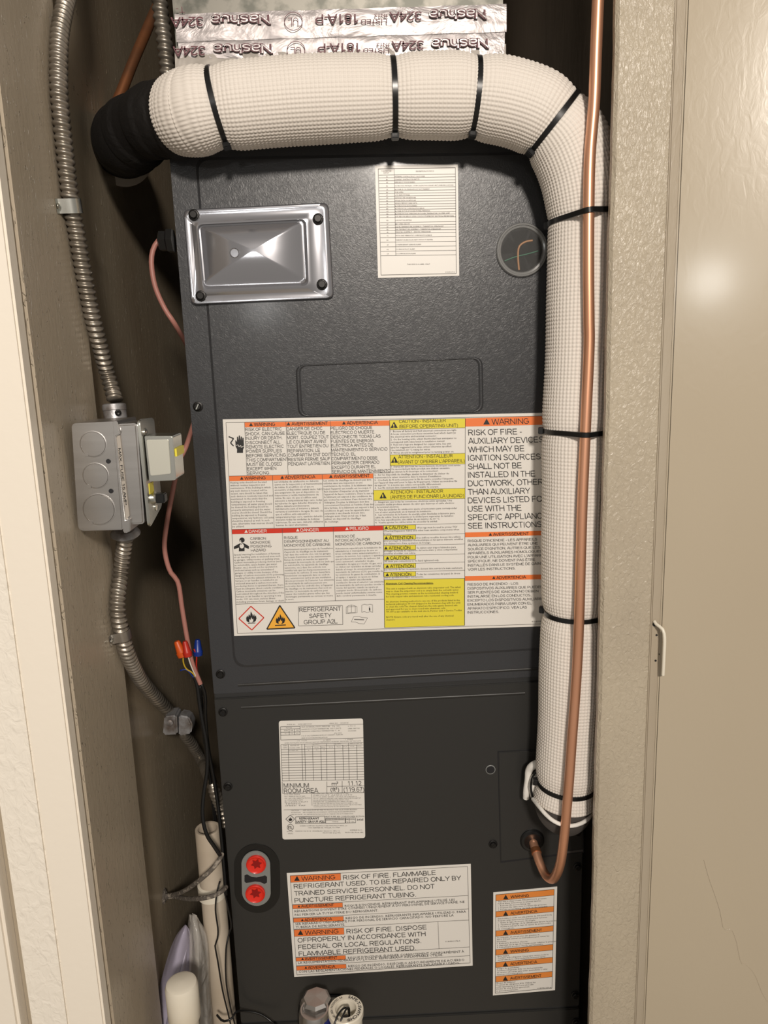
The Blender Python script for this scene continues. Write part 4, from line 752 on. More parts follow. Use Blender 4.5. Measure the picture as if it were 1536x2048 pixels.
# ------------------------------------------------------------------ insulated suction line
RS = .0385; YS = -.0475
SU = thing('insulated_pipe', 'fat off-white waffle foam insulated refrigerant pipe bending down the right side', 'pipe', P(1133, 1600, YS))
sp = [(356, 232, -.030), (388, 225, -.043), (430, 217, YS), (600, 202, YS), (785, 195, YS), (870, 193, YS), (950, 195, YS), (1020, 206, YS), (1080, 229, YS), (1124, 268, YS), (1150, 318, YS), (1165, 375, YS),
      (1171, 440, YS), (1170, 540, YS), (1165, 700, YS), (1158, 860, YS), (1152, 1060, YS), (1149, 1230, YS), (1143, 1400, YS), (1137, 1500, YS), (1133, 1560, YS), (1129, 1600, YS)]
spath, su = resample([P(x, y, Y) for x, y, Y in sp], n=1500)
TI = [(437, 218), (787, 196), (950, 195), (1107, 249), (1169, 436), (1158, 862), (1149, 1225), (1133, 1566)]
def atpx(x, y):
    d = [np.hypot(*(np.array(pxof(*p))-np.array((x, y)))) for p in spath[::5]]; return int(np.argmin(d))*5
tix = [atpx(x, y) for x, y in TI]
seg = 248; L = su[-1]; nring = int(L/.0038); nar = 62
phx = su/L*nring*2*np.pi; pha = np.linspace(0, 2*np.pi, seg, endpoint=False)*nar
rr = np.full(len(su), RS)
for i, t in enumerate(tix): rr -= (.0030 if i not in (4, 5) else .0012)*np.exp(-((su-su[t])/.011)**2) + .0008*np.exp(-((su-su[t])/.0035)**2)
rr *= 1+.016*np.sin(su*21)+.010*np.sin(su*47+1)
rr[su < .02] *= (.90+.10*np.sqrt(np.clip(su[su < .02]/.02, 0, 1)))
wv = (np.abs(np.sin(phx/2))[:, None]**.7)*(np.abs(np.sin(pha/2))[None]**.7)
rr *= np.interp(su, [0, L*.45, L], [1, 1, .935])
R2 = rr[:, None]-.0011+.00115*wv
Vs, Fs = tubeg(spath, R2, seg); Fs = [f_ for f_ in Fs]
fixn(mk('foam_sleeve', Vs, Fs, 'sleeve', SU, smooth=True))
# torn inner foam at the bottom
e = spath[-1]; tdir = spath[-1]-spath[-8]; tdir /= np.linalg.norm(tdir)
inner = [spath[-1]-tdir*.01, spath[-1]+np.array([.0, .002, -.006]), spath[-1]+np.array([-.001, .006, -.012])]
tube('inner_foam', inner, .0335, 'foam_gray', SU, step=.003, seg=40)
rg = [(1066, 1598, -.046), (1078, 1613, -.066), (1092, 1629, -.078), (1108, 1642, -.086), (1126, 1650, -.089), (1144, 1652, -.088), (1162, 1647, -.083), (1175, 1638, -.075), (1183, 1628, -.066), (1188, 1615, -.056)]
rg = [(x+random.uniform(-.8, .8), y+random.uniform(-.8, .8), Y) for x, y, Y in rg]
tube('torn_collar', [P(*q) for q in rg], .0023, 'foam_white', SU, step=.003, seg=8)
fl1 = [P(x, y, Y) for x, y, Y in [(1082, 1526, -.03), (1066, 1531, -.026), (1058, 1541, -.022), (1056, 1560, -.022), (1053, 1580, -.022), (1052, 1596, -.02)]]
p_, _ = resample(fl1, .003); rv = np.interp(np.arange(len(p_)), [0, len(p_)*.5, len(p_)-1], [.005, .0042, .0038])
tube('torn_flap', p_, rv, 'foam_white', SU, seg=10, raw=True)
fl2 = [P(x, y, Y) for x, y, Y in [(1076, 1548, -.030), (1069, 1562, -.030), (1069, 1582, -.028), (1073, 1598, -.028), (1090, 1620, -.032)]]
p_, _ = resample(fl2, .003); rv = np.interp(np.arange(len(p_)), [0, len(p_)*.35, len(p_)-1], [.0045, .0075, .0025])
tube('torn_flap', p_, rv, 'foam_white', SU, seg=10, raw=True)
tube('black_seam_tape', [P(x, y, Y) for x, y, Y in [(1078, 1538, -.034), (1066, 1552, -.034), (1062, 1575, -.034), (1066, 1600, -.036)]], .0013, 'black', SU, step=.004, seg=8)
# the flap of white sleeve at the upper left
tube('torn_flap', [P(x, y, Y) for x, y, Y in [(374, 144, -.040), (392, 150, -.050), (410, 157, -.058)]], .0026, 'foam_white', SU, step=.003, seg=8)
# black tape wrapped elbow into the left wall
wp = [P(366, 236, -.026), P(322, 240, -.016), P(290, 252, .000), P(268, 268, .018), P(254, 280, .034), PX(240, 291, -.088)]
p_, u_ = resample(wp, .0022); n_ = len(p_); rv = .0345+.0016*np.sin(u_*95)+.0008*np.sign(np.sin(u_*210)); rv[:6] += .0012
TW = tube('tape_wrap', p_, rv, 'black_soft', SU, seg=44, raw=True)
tag(TW, 'black tape wrapped end entering the left wall')
q_ = P(372, 268, -.030); tube('tape_wrap_tail', [P(330, 262, -.040), P(352, 276, -.038), P(374, 288, -.032), P(384, 300, -.020)], np.array([.016]), 'black_soft', SU, step=.004, seg=18) if False else None
e_ = wp[-1]; a_ = wp[-1]-wp[-2]; a_ = a_/np.linalg.norm(a_)
tube('old_collar', [e_-a_*.020+np.array([0, -.002, -.0105]), e_+a_*.006+np.array([0, 0, -.0105])], .0355, 'pvc_old', SU, step=.004, seg=40)

# cable ties -------------------------------------------------------
def hull(pts):
    pts = sorted(map(tuple, pts)); 
    def cr(o, a, b): return (a[0]-o[0])*(b[1]-o[1])-(a[1]-o[1])*(b[0]-o[0])
    lo, up = [], []
    for p in pts:
        while len(lo) > 1 and cr(lo[-2], lo[-1], p) <= 0: lo.pop()
        lo.append(p)
    for p in reversed(pts):
        while len(up) > 1 and cr(up[-2], up[-1], p) <= 0: up.pop()
        up.append(p)
    return lo[:-1]+up[:-1]
cop = [(1199, -60), (1196, 0), (1192, 100), (1188, 207), (1180, 310), (1177.5, 414), (1177, 540), (1178, 640), (1178, 700), (1171, 860), (1165, 1000), (1162, 1100), (1158.5, 1230), (1155, 1320), (1150, 1400), (1144, 1480), (1137, 1577)]
YC = YS-RS-.0056
cpts = [P(x, y, YC-.002 if y < 300 else YC) for x, y in cop] + [P(1128, 1675, YC+.002), P(1121, 1725, YC+.010), P(1112, 1750, YC+.022), P(1103, 1758, YC+.036), P(1090, 1748, YC+.052), P(1078, 1722, YC+.066), P(1072, 1703, YC+.076), P(1066, 1684, YC+.089)]
cpts = upto(cpts, (cpts[0][0]+.004, cpts[0][1], ZT-.004))
cpath, cu = resample(cpts, .004)
tielab = ['black cable tie at the left end of the white pipe, next to the black tape', 'black cable tie midway along the horizontal run of the white pipe', 'black cable tie just left of the bend in the white pipe', 'black cable tie slanting across the bend of the white pipe', 'black cable tie arching over the copper pipe beside the sight glass', 'black cable tie crossing the copper pipe level with the large sticker top', 'black cable tie behind the copper pipe near the large sticker bottom', 'lowest black cable tie around the white pipe, above its torn end']
T_, N_, B_ = frames(spath)
for k_, (ti, lab) in enumerate(zip(tix, tielab)):
    o = spath[ti]; n1, n2, tt = N_[ti], B_[ti], T_[ti]
    if k_ == 4: tt = tt + np.array([.05, 0, 0]); tt /= np.linalg.norm(tt)
    if k_ == 0: tt = tt + np.array([0, .0, .12]); tt /= np.linalg.norm(tt)
    n1 = n1-tt*np.dot(n1, tt); n1 /= np.linalg.norm(n1); n2 = np.cross(tt, n1)
    rbase = R2[ti].max()+.0002
    circ = [(rbase*math.cos(a), rbase*math.sin(a)) for a in np.linspace(0, 2*math.pi, 72, endpoint=False)]
    if k_ in (4, 5):
        j = int(np.argmin(np.abs((cpath-o) @ tt) + np.linalg.norm(cpath-o, axis=1)*.3)); d = cpath[j]-o; x, y = d @ n1, d @ n2
        circ += [(x+.0058*math.cos(a), y+.0058*math.sin(a)) for a in np.linspace(0, 2*math.pi, 24, endpoint=False)]
    h = hull(circ); V, F = [], []; wd = .0027; th = .0011
    hh = np.array(h); nn = hh/np.linalg.norm(hh, axis=1)[:, None]
    for (x, y), (nx, ny) in zip(hh, nn):
        for s_, e_ in ((-1, 0), (1, 0), (1, 1), (-1, 1)):
            V.append(o + n1*(x+nx*th*e_) + n2*(y+ny*th*e_) + tt*wd*s_*(1 if e_ == 0 else .85))
    m_ = len(h)
    for i in range(m_):
        for q in range(4): F.append((i*4+q, ((i+1) % m_)*4+q, ((i+1) % m_)*4+(q+1) % 4, i*4+(q+1) % 4))
    t_ = thing('cable_tie', lab, 'cable tie', tuple(o), 'black cable ties around the white pipe')
    fixn(mk('strap', V, F, 'black', t_, smooth=True, autos=50))
    # head of the tie, on the inner/left side
    hx = {0: (450, 288), 1: (790, 266), 2: (948, 264), 3: (1064, 301), 4: (1098, 455), 5: (1084, 863), 6: (1082, 1218), 7: (1078, 1562)}[k_]
    best = min(range(m_), key=lambda i: np.hypot(*(np.array(pxof(*(o+n1*hh[i][0]+n2*hh[i][1])))-np.array(hx))))
    d = n1*nn[best][0]+n2*nn[best][1]; c0_ = o+n1*hh[best][0]+n2*hh[best][1]+d*.0028; tg = np.cross(tt, d)
    V = [c0_+d*a*.0030+tg*b*.0036+tt*cc*.0036 for a in (-1, 1) for b in (-1, 1) for cc in (-1, 1)]
    mk('tie_head', V, [(0,1,3,2),(4,6,7,5),(0,4,5,1),(2,3,7,6),(0,2,6,4),(1,5,7,3)], 'black', t_, bevel=.0007)

# copper liquid line
CP = thing('copper_pipe', 'bright copper pipe running down in front of the white pipe', 'pipe', cpath[-1])
tube('tube', cpath, .0053, 'copper', CP, seg=20, raw=True)
j = P(1072, 1703, YC+.076); d = P(1066, 1684, YC+.089)-j; d /= np.linalg.norm(d)
tube('solder_joint', [j-d*.003, j+d*.003], .0062, 'copper_old', CP, step=.002, seg=18)
# old copper pipe at the upper left
oc = [PX(330, -30, -.030), PX(300, 45, -.045), PX(268, 120, -.060), PX(240, 190, -.074), PX(212, 250, -.088)]
oc = upto(oc, (oc[0][0]+.01, oc[0][1]+.12, ZT-.004), 10)
OC = thing('copper_pipe', 'dull brown copper pipe slanting down into the left wall above the black tape', 'pipe', oc[-1])
tube('tube', oc, .0060, 'copper_old', OC, seg=16)

# ------------------------------------------------------------------ flexible metal conduits
def conduit(name, label, pts, r, pitch, parent=None, amp=.0027, grp='flexible metal conduits'):
    pt = pitch if isinstance(pitch, tuple) else (pitch, pitch)
    p, u = resample(pts, pt[0]/8); n = len(p); seg = 20; a = np.linspace(0, 2*np.pi, seg, endpoint=False)
    k_ = np.clip((u/u[-1]-.42)/.35, 0, 1); du = np.gradient(u)/(pt[0]*(1-k_)+pt[1]*k_); ph = np.cumsum(du)[:, None]*2*np.pi + a[None]
    R_ = r-amp*.6+amp*(.5+.5*np.cos(ph))**.6*1.0
    V, F = tubeg(p, R_, seg)
    t = thing(name, label, 'conduit', tuple(p[-1]), grp) if parent is None else parent
    fixn(mk('spiral_armour', V, F, 'flex', t, smooth=True)); return t, p
XC = XL+.0085
c1p = [PX(x, y, X) for x, y, X in [(140, -40, XC), (128, 20, XC), (119, 75, XC), (117, 140, XC), (119, 200, XC), (129, 300, XC), (141, 400, XC), (152, 460, XC), (166, 540, XC), (184, 630, XC), (202, 700, XC), (214, 745, XC), (224, 778, XC+.004), (230, 800, XC+.008)]]
c1p = upto(c1p, (c1p[0][0], c1p[0][1]+.06, ZT-.004), 12)
C1, pp = conduit('flexible_conduit', 'spiral metal conduit running down the left jamb into the top of the fused box', c1p, .0072, .0060)
c2p = [PX(x, y, X) for x, y, X in [(250, 1078, XC+.010), (246, 1110, XC+.004), (241, 1150, XC), (236, 1190, XC), (236, 1225, XC), (243, 1262, XC), (256, 1310, XC), (282, 1360, XC-.003), (312, 1395, XC-.007), (340, 1425, XC-.011), (352, 1440, XC-.012)]]
C2, _ = conduit('flexible_conduit', 'spiral metal conduit curving from the fused box down to the wall clamp', c2p, .0074, (.0058, .0115))
c3p = [PX(x, y, XL+.006) for x, y in [(368, 1468), (385, 1490), (402, 1520)]] + [P(420, 1560, .06), P(440, 1612, .05), P(452, 1650, .05)]
C3, _ = conduit('flexible_conduit', 'thin spiral conduit running from the wall clamp behind the cabinet', c3p, .0068, (.0100, .0060))
c4p = [P(x, y, .03) for x, y in [(318, -30), (320, 10), (326, 60), (331, 100), (335, 140), (338, 185), (341, 230)]]
c4p = upto(c4p, (c4p[0][0]-.004, c4p[0][1], ZT-.004), 12)
C4, _ = conduit('flexible_conduit', 'dark spiral conduit hanging between the left wall and the foil taped duct', c4p, .0076, .0074, amp=.0024)
def strap(x, y, X, parent_label, r=.0085, w_=.0085, m='zinc'):
    o = PX(x, y, X); i = int(np.argmin(np.linalg.norm(pp-o, axis=1))) if y < 800 else None
    t = thing('conduit_strap', parent_label, 'strap', tuple(o), 'conduit straps on the left jamb')
    path = pp if i is not None else resample(c2p, .002)[0]; i = int(np.argmin(np.linalg.norm(path-o, axis=1)))
    T, N1, B1 = frames(path); c0_, tt = path[i], T[i]
    ax = np.array([1., 0, 0]); ax -= tt*np.dot(ax, tt); ax /= np.linalg.norm(ax); sd = np.cross(tt, ax); V, F = [], []
    prof = [(-.012, -.0082), (-.0098, -.0082), (-.0092, -.002)] + [(-.0092*math.cos(a), .0092*math.sin(a)) for a in np.linspace(.1, math.pi-.1, 12)] + [(.0092, -.002), (.0105, -.0078), (.016, -.0080)]
    for q, ee in ((prof, 0), (prof, 1)):
        pass
    for (s_, h_) in prof:
        for e2 in (0, 1):
            for e3 in (-1, 1): V.append(c0_+sd*s_*(1-.08*e2)+ax*(h_-(.0009 if e2 else 0))+tt*e3*w_*.5)
    for i in range(len(prof)-1):
        a = i*4; b = a+4; F += [(a, a+1, b+1, b), (a+2, b+2, b+3, a+3), (a, b, b+2, a+2), (a+1, a+3, b+3, b+1)]
    F += [(0, 2, 3, 1), (len(V)-4, len(V)-3, len(V)-1, len(V)-2)]
    fixn(mk('strap_band', V, F, m, t, smooth=True, autos=45))
    q = c0_+sd*.0135+ax*-.0072
    lathe('strap_screw', q, ax, [(.0026, 0), (.0026, .001), (.0012, .0018), (.0001, .0018)], 'zinc', t, seg=12)
strap(146, 413, XC, 'bright metal strap holding the conduit above the fused box', m='zinc', w_=.0125)
strap(243, 1268, XC, 'dark metal strap holding the conduit below the fused box', m='galv', w_=.0115)

# ------------------------------------------------------------------ fused junction box
JB = thing('junction_box', 'galvanised metal box with a fused switch cover on the left jamb', 'electrical box', PX(160, 960, XL))
cj = Crop(100, 760, 4.8); YJ = -.148
xo = rnd([cj(203, 418), cj(612, 398), cj(700, 1440), cj(268, 1452)], [9, 3, 5, 13], 6)
BX = plate('box_body', xo, YJ, YJ+.054, 'galv', JB, bevel=.0038, seg=4)
for x, y, r in ((415, 615, 122), (440, 918, 122), (472, 1242, 152)):
    o = cj(x, y); q = P(*o, YJ-.0001); rw = r/4.8*.68/1500*1.0
    lathe('knockout', q, (0, -1, 0), [(rw*1.04, -.0008), (rw*1.04, .0001), (rw*.985, .0002), (rw*.97, -.0004), (rw*.94, .0006), (.0001, .0007)], 'galv', BX, seg=36)
    s_ = P(o[0]-r/4.8*.5, o[1]+r/4.8*.82, YJ); mk('knockout_tab', [s_+np.array(v)*.0016 for v in ((-1, 0, -1), (1, 0, -1), (1, 0, 1), (-1, 0, 1), (-1, -.7, -1), (1, -.7, -1), (1, -.7, 1), (-1, -.7, 1))], [(0,1,2,3),(4,7,6,5),(0,4,5,1),(1,5,6,2),(2,6,7,3),(3,7,4,0)], 'galv', BX)
for x, y in ((560, 780), (586, 1066)): lathe('box_hole', P(*cj(x, y), YJ-.0004), (0, -1, 0), [(.0001, 0), (.0021, 0), (.0021, .0004), (.0001, .0004)], 'deep', BX, seg=16)
# raised cover: flange, body and fused plate
fl_ = rnd([cj(602, 398), cj(640, 392), cj(760, 1455), cj(722, 1470)], 2, 4)
FG = plate('cover_flange', [cj(600, 400), cj(645, 393), cj(672, 520), cj(632, 540), cj(724, 1345), cj(768, 1330), cj(770, 1452), cj(722, 1474), cj(702, 1462)], YJ-.003, YJ+.054, 'galv', JB, bevel=.0007)
RB = plate('raised_cover', rnd([cj(622, 425), cj(830, 415), cj(905, 1385), cj(725, 1390)], [5, 7, 8, 5], 6), YJ+.001, YJ+.046, 'galv', JB, bevel=.0055, seg=5)
TG = plate('fuse_tag', [cj(632, 535), cj(672, 530), cj(762, 1305), cj(722, 1345)], YJ-.0012, YJ+.004, 'tag_metal', JB)
tx = MB(); a0 = cj(655, 655); a1 = cj(718, 1215); d = np.array(a1)-np.array(a0); Lg = np.linalg.norm(d); d /= Lg; n = np.array([d[1], -d[0]])
V, F = glyphs('MAX. FUSE 15 AMP.', bold=True); x0_, x1_ = V[:, 0].min(), V[:, 0].max()
u = (V[:, 0]-x0_)/(x1_-x0_)*Lg; v = V[:, 1]/CAPH*4.6
tx.add([P(a0[0]+d[0]*s_+n[0]*t_, a0[1]+d[1]*s_+n[1]*t_, YJ-.0016) for s_, t_ in zip(u, v)], F); tx.build('stamped_text', 'ink', TG)
def screwh(p, ax, r, m='galv', parent=JB): lathe('cover_screw', p, ax, [(r, 0), (r, .001), (r*.7, .0018), (.0001, .002)], m, parent, seg=14)
screwh(P(*cj(650, 485), YJ+.002), (0, -1, 0), .0042)
# the vertical mounting plate seen edge on, its face turned to the cabinet
XP = P(*cj(842, 400), YJ+.006)[0]
pz0 = P(*cj(850, 375), YJ+.004)[2]; pz1 = P(*cj(930, 1425), YJ+.004)[2]
prof = rnd([(YJ+.003, pz0), (YJ+.052, pz0-.002), (YJ+.052, pz1+.012), (YJ+.004, pz1)], .006, 5)
A = [(XP, y, z) for y, z in prof]; B = [(XP+.0028, y, z) for y, z in prof]; V, F = prism(A, B)
FP = fixn(mk('fuse_plate', V, F, 'zinc', JB, bevel=.0008))
# fuse cover: tilted rounded tin box
FBX = plate('fuse_cover', rnd([cj(905, 540), cj(1178, 538), cj(1212, 962), cj(952, 975)], [2, 5, 6, 3], 6), YJ+.010, YJ+.044, 'zinc', JB, bevel=.0034, seg=4)
tag(FBX, 'bright folded tin fuse cover')
rect_ = MB(); 
fr = [cj(925, 575), cj(1135, 572), cj(1160, 900), cj(965, 920)]
q = plate('pressed_frame', rnd(fr, 3, 4), YJ+.0088, YJ+.0105, 'tin_panel', FBX, bevel=.0006)
sx_ = P(*cj(1180, 700), YJ+.010)[0]
za, zb = P(*cj(1200, 660), YJ+.012)[2], P(*cj(1200, 735), YJ+.012)[2]
box('yellow_tape', (sx_+.0012, YJ+.0125, zb), (sx_+.0030, YJ+.042, za), 'yellow', FBX)
ys_, ye = YJ+.012, YJ+.022; zt, zu = P(*cj(960, 995), YJ+.012)[2], P(*cj(960, 1098), YJ+.012)[2]
box('yellow_sticker', (XP+.0026, ys_, zu), (XP+.0033, ye+.004, zt), 'yellow', FP)
q = P(*cj(1010, 1140), YJ+.020)
box('switch_toggle', (XP+.002, YJ+.020, q[2]-.0045), (XP+.014, YJ+.031, q[2]+.0045), 'black', FP, bevel=.001)
lathe('switch_nut', (XP+.0025, YJ+.0235, q[2]), (1, 0, 0), [(.0068, 0), (.0068, .002), (.0055, .0035), (.0001, .0035)], 'zinc', FP, seg=16)
screwh((XP+.0027, YJ+.028, pz1+.016), (1, 0, 0), .0042, 'zinc', FP); screwh((XP+.0027, YJ+.016, pz0-.013), (1, 0, 0), .0040, 'zinc', FP)
# conduit connectors on top and bottom of the box
a = PX(232, 842, XL+.017); b = PX(227, 800, XL+.016); ax = (b-a)/np.linalg.norm(b-a)
K1 = lathe('conduit_connector', a, ax, [(.0155, -.002), (.0155, .0008), (.0115, .0015), (.0112, .0105), (.0118, .0110), (.0118, .0165), (.0100, .0175), (.0001, .0175)], 'cast', JB, seg=28)
lathe('connector_screw', a+ax*.009+np.array([.006, -.009, 0]), (.3, -1, 0), [(.0032, 0), (.0032, .003), (.0018, .0036), (.0001, .003)], 'screw', K1, seg=12)
a = PX(250, 1060, XL+.021); b = PX(253, 1082, XL+.020); ax = (b-a)/np.linalg.norm(b-a)
K2 = lathe('conduit_connector', a, ax, [(.0100, -.001), (.0135, .0015), (.0150, .004), (.0125, .0065), (.0095, .009), (.0001, .009)], 'cast', JB, seg=24)

# cast clamp fitting on the wall
o = PX(352, 1452, XL)
FT = thing('wall_clamp', 'rough grey cast conduit fitting fixed to the left wall', 'fitting', o)
fp = [(334, 1432), (352, 1428), (376, 1434), (384, 1450), (381, 1468), (360, 1472), (330, 1470), (324, 1455)]
A = [P(x, y, .075) for x, y in rnd([(357, 1431), (377, 1434), (385, 1450), (382, 1468), (357, 1473)], 4, 3)]; V, F = prism(A, [p+np.array([0, .02, 0]) for p in A]); fixn(mk('clamp_body', V, F, 'cast', FT, bevel=.003, seg=2))
A = [P(x, y, .072) for x, y in rnd([(328, 1434), (353, 1431), (355, 1470), (325, 1471)], 4, 3)]; V, F = prism(A, [p+np.array([0, .026, 0]) for p in A]); fixn(mk('clamp_saddle', V, F, 'cast', FT, bevel=.003, seg=2))
lathe('clamp_screw', P(340, 1445, .070), (0, -1, 0), [(.0042, 0), (.0042, .002), (.002, .003), (.0001, .003)], 'cast', FT, seg=12)

# ------------------------------------------------------------------ wires
def cable(name, label, cat, pts, r, m, grp=None, step=.006, seg=8):
    p, _ = resample(pts, step); V, F = tubeg(p, r, seg); o = fixn(mk(name, V, F, m, smooth=True))
    return tag(o, label, cat, grp)
TH = thing('thermostat_cable', 'dusty pink thermostat cable looping down the gap left of the cabinet', 'cable', P(400, 1368, -.012))
tube('cable_jacket', [(-.012, g[1]+.012, g[2]), P(318, 480, -.004), P(306, 500, -.008), P(303, 530, -.010), P(311, 575, -.010), P(330, 618, -.008), P(352, 652, -.004), (-.005, .060, P(372, 712, 0)[2]), (-.005, .080, P(380, 770, 0)[2]), (-.005, .060, P(386, 828, 0)[2]), P(374, 888, -.004), P(358, 925, -.010), P(345, 985, -.012), P(334, 1045, -.014), P(329, 1095, -.014), P(339, 1140, -.014), P(356, 1165, -.012), P(364, 1215, -.012), P(374, 1275, -.012), P(384, 1325, -.012), P(401, 1368, -.010)], .0027, 'pink', TH, step=.006, seg=10)
def nut(px, py, Y, ang, m, label, L_=.019, r=.0055):
    d = np.array([math.sin(ang), 0, math.cos(ang)]); o = P(px, py, Y)
    t = thing('wire_nut', label, 'wire connector', o, 'wire nuts beside the pink cable')
    N2 = 24; V = []; F = []
    ax = d; n1 = np.array([0, 1., 0]); n2 = np.cross(ax, n1)
    for h, rr_ in ((-.0, .0), (0, .8), (.0, 1.05), (.25, 1.08), (.3, .92), (.92, .62), (1, .5), (1, 0)):
        for j in range(N2):
            a = 2*math.pi*j/N2; k = rr_*(1+(.07 if j % 2 and .2 < h < .95 else 0)); V.append(o+ax*L_*h+r*k*(math.cos(a)*n1+math.sin(a)*n2))
    for i in range(7):
        for j in range(N2): F.append((i*N2+j, i*N2+(j+1) % N2, (i+1)*N2+(j+1) % N2, (i+1)*N2+j))
    fixn(mk('nut_shell', V, F, m, t, smooth=True, autos=40)); return t, o
n1_, o1 = nut(366, 1312, -.016, -.30, 'nut_orange', 'orange wire nut leftmost beside the pink cable')
n2_, o2 = nut(376, 1312, -.020, -.12, 'nut_red', 'red wire nut tucked against the pink cable', .018, .0045)
n3_, o3 = nut(396, 1310, .004, .05, 'nut_blue', 'blue wire nut in the shadow right of the pink cable', .019, .005)
cable('wire', 'thin yellow wire looping out of the orange wire nut', 'wire', [o1, P(367, 1326, -.016), P(373, 1338, -.015), P(384, 1345, -.014), P(396, 1360, -.010)], .0009, 'wire_yellow', step=.003, seg=6)
cable('wire', 'thin white wire under the red wire nut', 'wire', [o2, P(381, 1328, -.018), P(388, 1345, -.015), P(397, 1362, -.009)], .0009, 'wire_white', step=.003, seg=6)
cable('wire', 'thin red wire running down behind the pink cable', 'wire', [P(388, 1298, .000), P(393, 1312, .000), P(393, 1335, .000), P(400, 1362, -.004)], .0009, 'nut_red', step=.003, seg=6)
cable('wire', 'thin blue wire curling left under the orange wire nut', 'wire', [P(360, 1341, -.014), P(372, 1339, -.014), P(382, 1348, -.013), P(390, 1360, -.010)], .0008, 'nut_blue', step=.003, seg=6)
cable('black_cable', 'black cable looping down in front of the open white pipe', 'cable', [P(386, 1346, -.010), P(394, 1370, -.010), P(398, 1400, -.011), P(404, 1440, -.012), P(413, 1490, -.012), P(414, 1540, -.013), P(407, 1590, -.018), P(405, 1632, -.024), P(413, 1668, -.026), P(428, 1692, -.022), P(441, 1712, -.016)], .0023, 'black', step=.006, seg=10)
cable('black_cable', 'black cable hugging the left edge of the cabinet', 'cable', [P(402, 1366, -.004), P(410, 1392, .000), P(411, 1440, .004), P(417, 1500, .010), P(428, 1560, .012), P(437, 1620, .008), P(443, 1680, .004), P(448, 1740, .000), P(452, 1790, -.004), P(450, 1760, -.002)][:9], .0022, 'black', step=.006, seg=10)
cable('black_cable', 'black cable running down deep in the gap beside the cabinet', 'cable', [P(400, 1370, .012), P(404, 1430, .020), P(412, 1500, .035), P(422, 1570, .045), P(431, 1650, .05)], .0026, 'black', step=.006, seg=10)
# dusty loop to the hole in the wall
hole = PX(328, 1792, XL-.012)
DL = thing('dusty_cable', 'dust covered grey cable looped from a wall hole around the open white pipe', 'cable', hole)
for nm, pts in (('cable_loop', [hole+np.array([-.004, 0, 0]), P(345, 1790, .03), P(370, 1781, .0), P(397, 1762, -.024), P(420, 1742, -.028), P(437, 1722, -.022), P(444, 1708, -.012)]),
                ('cable_loop', [hole+np.array([-.003, 0, -.002]), P(348, 1793, .032), P(372, 1797, .004), P(400, 1797, -.022), P(428, 1791, -.028), P(444, 1782, -.022), P(452, 1774, -.012)])):
    tube(nm, pts, .0028, 'dust', DL, step=.005, seg=10)
lathe('wall_hole', hole+np.array([.0003, 0, 0]), (1, 0, 0), [(.0001, 0), (.0045, .0002), (.0060, .0024), (.0088, .0010), (.0098, 0)], 'dust', DL, seg=18)
cable('wire', 'thin black wire draped over the lower open white pipe', 'wire', [P(440, 1762, -.018), P(434, 1785, -.024), P(431, 1820, -.026), P(436, 1860, -.026), P(434, 1882, -.027), P(430, 1890, -.028), P(436, 1925, -.028), P(445, 1980, -.026), P(456, 2026, -.022), P(462, 2052, -.02)], .0010, 'black', step=.005, seg=6)
cable('wire', 'thin black wire at the right edge of the lower white pipe', 'wire', [P(448, 1780, -.012), P(456, 1815, -.012), P(463, 1850, -.010), P(458, 1868, -.012), P(452, 1900, -.020), P(452, 1960, -.020), P(460, 2010, -.018), P(470, 2050, -.014)], .0010, 'black', step=.005, seg=6)
cable('wire', 'black wire bundle crossing low from the gap toward the bottom fittings', 'wire', [P(434, 2030, -.02), P(446, 2042, -.03), P(462, 2038, -.03), P(472, 2024, -.022), P(490, 2022, -.010), P(520, 2028, -.008), P(545, 2045, -.012), P(556, 2060, -.02)], .0014, 'black', step=.005, seg=6)

# ------------------------------------------------------------------ plastic pipes
def vpipe(name, label, px, py, Y, r, wall, zbot, m, capped=False, lean=(0, 0)):
    o = P(px, py, Y); zt_ = o[2]
    t = thing(name, label, 'pipe', (o[0], o[1], zbot))
    H_ = zt_-zbot
    if not capped: lathe('tube', (o[0], o[1], zbot), (lean[0], lean[1], 1), [(r-wall, H_*.0+.0), (r-wall, H_-.0005), (r-wall*.5, H_), (r-.0004, H_-.0002), (r, H_-.001), (r, 0)], m, t, seg=40)
    else:
        lathe('tube', (o[0], o[1], zbot), (0, 0, 1), [(r, 0), (r, H_-.006)], m, t, seg=36)
        R_ = r*1.19
        lathe('end_cap', (o[0], o[1], zt_-.050), (0, 0, 1), [(r+.0002, .0005), (R_-.001, .001), (R_, .004), (R_, .043), (R_-.0015, .0475), (R_-.005, .0495), (.0001, .0505)], m, t, seg=40)
    return t, o
vpipe('drain_pipe', 'open ended off-white plastic drain pipe rising in the gap left of the cabinet', 415, 1656, .020, .0155, .0035, .2, 'pvc_old')
PO = P(415, 1656, .020)
tcol, oo = vpipe('capped_pipe', 'capped off-white plastic pipe standing at the bottom left', 362, 1962, -.10, .0152, .003, .2, 'pvc', True)
q_ = P(424, 1778, .020); lathe('pipe_coupling', (PO[0]-.0015, .020, q_[2]-.010), (0, 0, 1), [(.0156, 0), (.0172, .001), (.0172, .018), (.0156, .019)], 'pvc', bpy.data.objects['drain_pipe'], seg=36)
